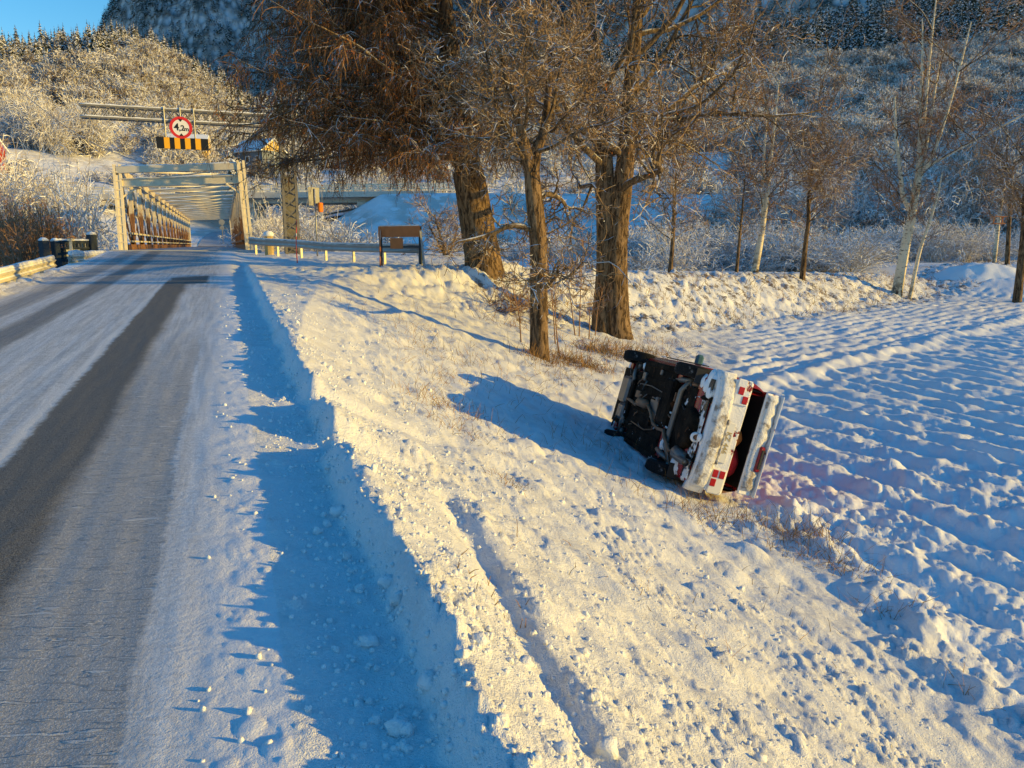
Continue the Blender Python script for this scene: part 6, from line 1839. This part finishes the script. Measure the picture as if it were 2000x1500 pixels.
def far_woods():
    rng = np.random.RandomState(88)
    n = 95000
    az = rad(-48) + rad(96) * rng.random(n)
    r = 100 * (6.0 ** rng.random(n)); r = np.sqrt(100 ** 2 + (620 ** 2 - 100 ** 2) * rng.random(n))
    x = r * np.sin(az); y = r * np.cos(az); px = 1000 + 1450 * np.tan(az) / 1.0
    dens = 0.55 + 0.25 * fbm(x / 40, y / 40, 2, 33)
    def hole(p0, p1, r0, r1, k):
        m = (px > p0) & (px < p1) & (r > r0) & (r < r1); dens[m] *= k
    dens[r < 170] *= 0.75
    hole(840, 1520, 165, 300, 0.05); hole(800, 1260, 60, 165, 0.06); hole(-20, 325, 165, 288, 0.05); hole(470, 840, 95, 245, 0.08); hole(1240, 1500, 110, 150, 0.4)
    hole(1820, 1980, 300, 420, 0.1); hole(330, 470, 130, 200, 0.3); hole(90, 470, 100, 165, 0.0)
    ax, ay = OVP_A; bx, by = OVP_B; L = math.hypot(bx - ax, by - ay); ux, uy = (bx - ax) / L, (by - ay) / L
    al = (x - ax) * ux + (y - ay) * uy; ac = np.abs(-(x - ax) * uy + (y - ay) * ux)
    dens[(ac < 12) & (al > -60) & (al < L + 150)] = 0
    fr = np.hypot(x + 40, y - 125); dens[fr < 28] = 0
    dens[(px < 330) & (r > 365)] *= 0.15
    keep = rng.random(n) < dens
    x, y, r, px_ = x[keep], y[keep], r[keep], px[keep]
    z = terrain(x, y, False) - 0.2
    m = len(x); h = (3.6 + 4.2 * rng.random(m)) * np.interp(r, [100, 200, 400], [0.75, 0.9, 1.25]); w = h * (0.75 + 0.4 * rng.random(m))
    low = (px_ < 330) & (r < 205); h[low] *= 0.6
    scatter_gn('hillside_wood', np.stack([x, y, z], 1), np.stack([w, w, h], 1), np.stack([0 * x, 0 * x, rng.random(m) * 6.28], 1), FAR)
    # conifers among them, further right
    n = 1500; az = rad(-20) + rad(62) * rng.random(n); r = 300 + 420 * rng.random(n); x = r * np.sin(az); y = r * np.cos(az)
    keep = fbm(x / 60, y / 60, 2, 34) > 0.05; x, y = x[keep], y[keep]; z = terrain(x, y, False) - 0.3; m = len(x); h = 10 + 9 * rng.random(m)
    scatter_gn('hillside_spruces', np.stack([x, y, z], 1), np.stack([h, h, h], 1), np.stack([0 * x, 0 * x, rng.random(m) * 6.28], 1), [c for c, t in FARSPR])
    # forest on the far mountain
    n = 70000; x = -1050 + 2450 * rng.random(n); y = 480 + 1120 * rng.random(n); z = terrain(x, y, False) - 1; keep = (np.hypot(x, y) > 600) & ((z > 200) | (x > -150)) & (np.abs(x) < 0.85 * y + 100)
    x, y, z = x[keep], y[keep], z[keep]; m = len(x); h = 14 + 14 * rng.random(m)
    scatter_gn('mountain_wood', np.stack([x, y, z], 1), np.stack([h * 1.3, h * 1.3, h], 1), np.stack([0 * x, 0 * x, rng.random(m) * 6.28], 1), [c for c, t in FARSPR])
far_woods()

# snow pile at the far end of the path
def snow_pile():
    b_ = on_ground(1905, 56); rng = np.random.RandomState(9)
    g = 40; u = np.linspace(-1, 1, g); X, Y = np.meshgrid(u * 4.2, u * 2.4)
    Z = 1.0 * np.exp(-(np.abs(X / 4.2 - 0.1 + 0.1 * np.sin(Y)) / 0.62) ** 3 - (np.abs(Y) / 2.4 / 0.62) ** 3) + 0.12 * fbm(X / 0.9, Y / 0.9, 3, 101) * np.exp(-(X / 3) ** 2) - 0.10 + terrain(X + b_.x, Y + b_.y, False)
    i = np.arange(g * g).reshape(g, g); Q = np.stack([i[:-1, :-1], i[:-1, 1:], i[1:, 1:], i[1:, :-1]], -1).reshape(-1, 4)
    Z = np.where((np.abs(X) > 4.0) | (np.abs(Y) > 2.3), Z - 0.6, Z)
    o = obj_np('snow_pile', V=np.stack([X.ravel(), Y.ravel(), Z.ravel()], 1), quads=Q, mats=[M['soft_snow']])
    o.location = (b_.x, b_.y, 0); tag(o, 'ploughed pile of clean snow at the far right end of the path', 'snow pile')
snow_pile()

# ------------------------------------------------------------------ snow crumbs and dry grass
def crumbs():
    rng = np.random.RandomState(17)
    me = bpy.data.meshes.new('tmp'); bm = bmesh.new(); bmesh.ops.create_icosphere(bm, subdivisions=2, radius=1.0); bm.to_mesh(me); bm.free()
    iv = np.array([v.co for v in me.vertices]); it = np.array([p.vertices for p in me.polygons]); bpy.data.meshes.remove(me)
    me = bpy.data.meshes.new('tmp'); bm = bmesh.new(); bmesh.ops.create_icosphere(bm, subdivisions=1, radius=1.0); bm.to_mesh(me); bm.free()
    jv = np.array([v.co for v in me.vertices]); jt = np.array([p.vertices for p in me.polygons]); bpy.data.meshes.remove(me)
    n1, n2 = 380, 3600
    def place(n, near, rmin, rmax, pw):
        s = near * (16.0 / near) ** rng.random(n) ; kind = rng.random(n)
        t = np.where(kind < 0.26, 0.15 + 0.45 * rng.random(n) ** 0.7, np.where(kind < 0.42, 0.55 + 0.35 * rng.random(n), np.where(kind < 0.985, 0.9 + 3.4 * rng.random(n) ** 1.5, 0.1 - 0.3 * rng.random(n))))
        x, y = to_xy(s, t); r = rmin * (rmax / rmin) ** (rng.random(n) ** pw)
        return x, y, terrain(x, y) + r * 0.25, r
    Vs = []; Ts = []; o_ = 0
    for (bv, bt, n, a, b_, pw, near) in ((iv, it, n1, 0.010, 0.038, 2.8, 1.6), (jv, jt, n2, 0.005, 0.016, 1.3, 1.5)):
        x, y, z, r = place(n, near, a, b_, pw)
        D = 1 + 0.24 * rng.normal(size=(n, len(bv), 1)).clip(-1.5, 1.5)
        V = bv[None] * D * (r[:, None] * (0.75 + 0.5 * rng.random((n, 3))))[:, None] + np.stack([x, y, z], 1)[:, None]
        Vs.append(V.reshape(-1, 3)); Ts.append((bt[None] + (np.arange(n) * len(bv))[:, None, None]).reshape(-1, 3) + o_); o_ += n * len(bv)
    o = obj_np('snow_crumbs', V=np.concatenate(Vs), tris=np.concatenate(Ts), mats=[M['soft_snow']], smooth=True); o['kind'] = 'stuff'
crumbs()

def grass():
    rng = np.random.RandomState(19)
    S = []; Ln = []; W = []
    def patch(px, py, n, sx, sy, l0, l1, w=0.0034):
        b_ = hit(px, py, 1.5)
        if b_ is None: return
        x = b_.x + rng.normal(size=n) * sx; y = b_.y + rng.normal(size=n) * sy
        S.append(np.stack([x, y, terrain(x, y) - 0.02], 1)); Ln.append(l0 + (l1 - l0) * rng.random(n)); W.append(np.full(n, w))
    for a in ((838, 690, 90, .5, .4, .12, .32), (860, 740, 90, .35, .3, .1, .3), (960, 1180, 40, .12, .12, .03, .09), (1300, 1180, 50, .5, .3, .05, .16), (850, 790, 150, .3, .4, .08, .25), (890, 800, 110, .3, .3, .08, .25), (900, 850, 130, .3, .25, .06, .2),
              (985, 945, 80, .10, .12, .05, .14), (840, 650, 40, .6, .4, .15, .35), (1015, 860, 30, .3, .2, .1, .25), (1260, 900, 120, .5, .5, .15, .4), (1340, 960, 50, .2, .2, .2, .45),
              (1360, 1010, 90, .22, .2, .15, .4), (1440, 1020, 70, .25, .2, .12, .35), (1540, 1050, 260, .35, .22, .12, .34), (1590, 1090, 160, .25, .2, .1, .3), (1660, 1130, 60, .2, .15, .12, .3),
              (1730, 1200, 45, .18, .12, .1, .25), (1560, 1220, 6, .2, .1, .1, .2), (1880, 1370, 14, .1, .1, .1, .2), (1480, 1150, 10, .2, .2, .06, .15), (1240, 960, 40, .3, .3, .1, .3)):
        patch(*a)
    for a in ((780, 640, 60, .8, .5, .12, .35, .004), (900, 700, 70, .9, .6, .12, .35, .004), (1000, 780, 60, .8, .6, .1, .3, .004), (1100, 860, 40, .5, .5, .1, .3, .004), (820, 600, 50, .9, .6, .12, .35, .004), (1130, 712, 420, .5, .3, .2, .5, .007), (1180, 690, 420, .5, .35, .2, .55, .007), (1250, 690, 260, .6, .4, .2, .5, .007), (1060, 705, 160, .4, .3, .2, .5, .006), (1100, 740, 120, .5, .4, .15, .4, .004),
              (960, 720, 70, .9, .6, .15, .4, .004), (1300, 670, 160, .8, .5, .15, .45, .005), (1010, 640, 120, .8, .5, .2, .6, .005), (930, 600, 50, .9, .8, .2, .5, .005), (900, 560, 50, .9, .8, .2, .5, .005)):
        patch(*a)
    # tufts on the bank face
    n = 6000; p = -6 + 62 * rng.random(n) ** 1.2; q = -4.4 + 4.4 * rng.random(n); x = BX + p * BE[0] + q * BE[1]; y = BY + p * BE[1] - q * BE[0]
    ok = fbm(x / 1.5, y / 1.5, 2, 44) > 0.10; x, y = x[ok], y[ok]; n = len(x)
    S.append(np.stack([x, y, terrain(x, y) - 0.03], 1)); Ln.append(0.15 + 0.4 * rng.random(n)); W.append(np.full(n, 0.012))
    S = np.concatenate(S); Ln = np.concatenate(Ln); W = np.concatenate(W); n = len(S)
    a = rng.random(n) * 6.283; el = 0.95 + rng.normal(size=n) * 0.4
    P = grow(rng, S, np.stack([np.cos(a) * np.cos(el), np.sin(a) * np.cos(el), np.sin(el)], 1), Ln, 5, 0.14, droop=0.18)
    v, q = strips(P, W, rng)
    o = obj_np('dry_grass', V=v, quads=q, mats=[M['dry_grass']], smooth=False); o['kind'] = 'stuff'
grass()
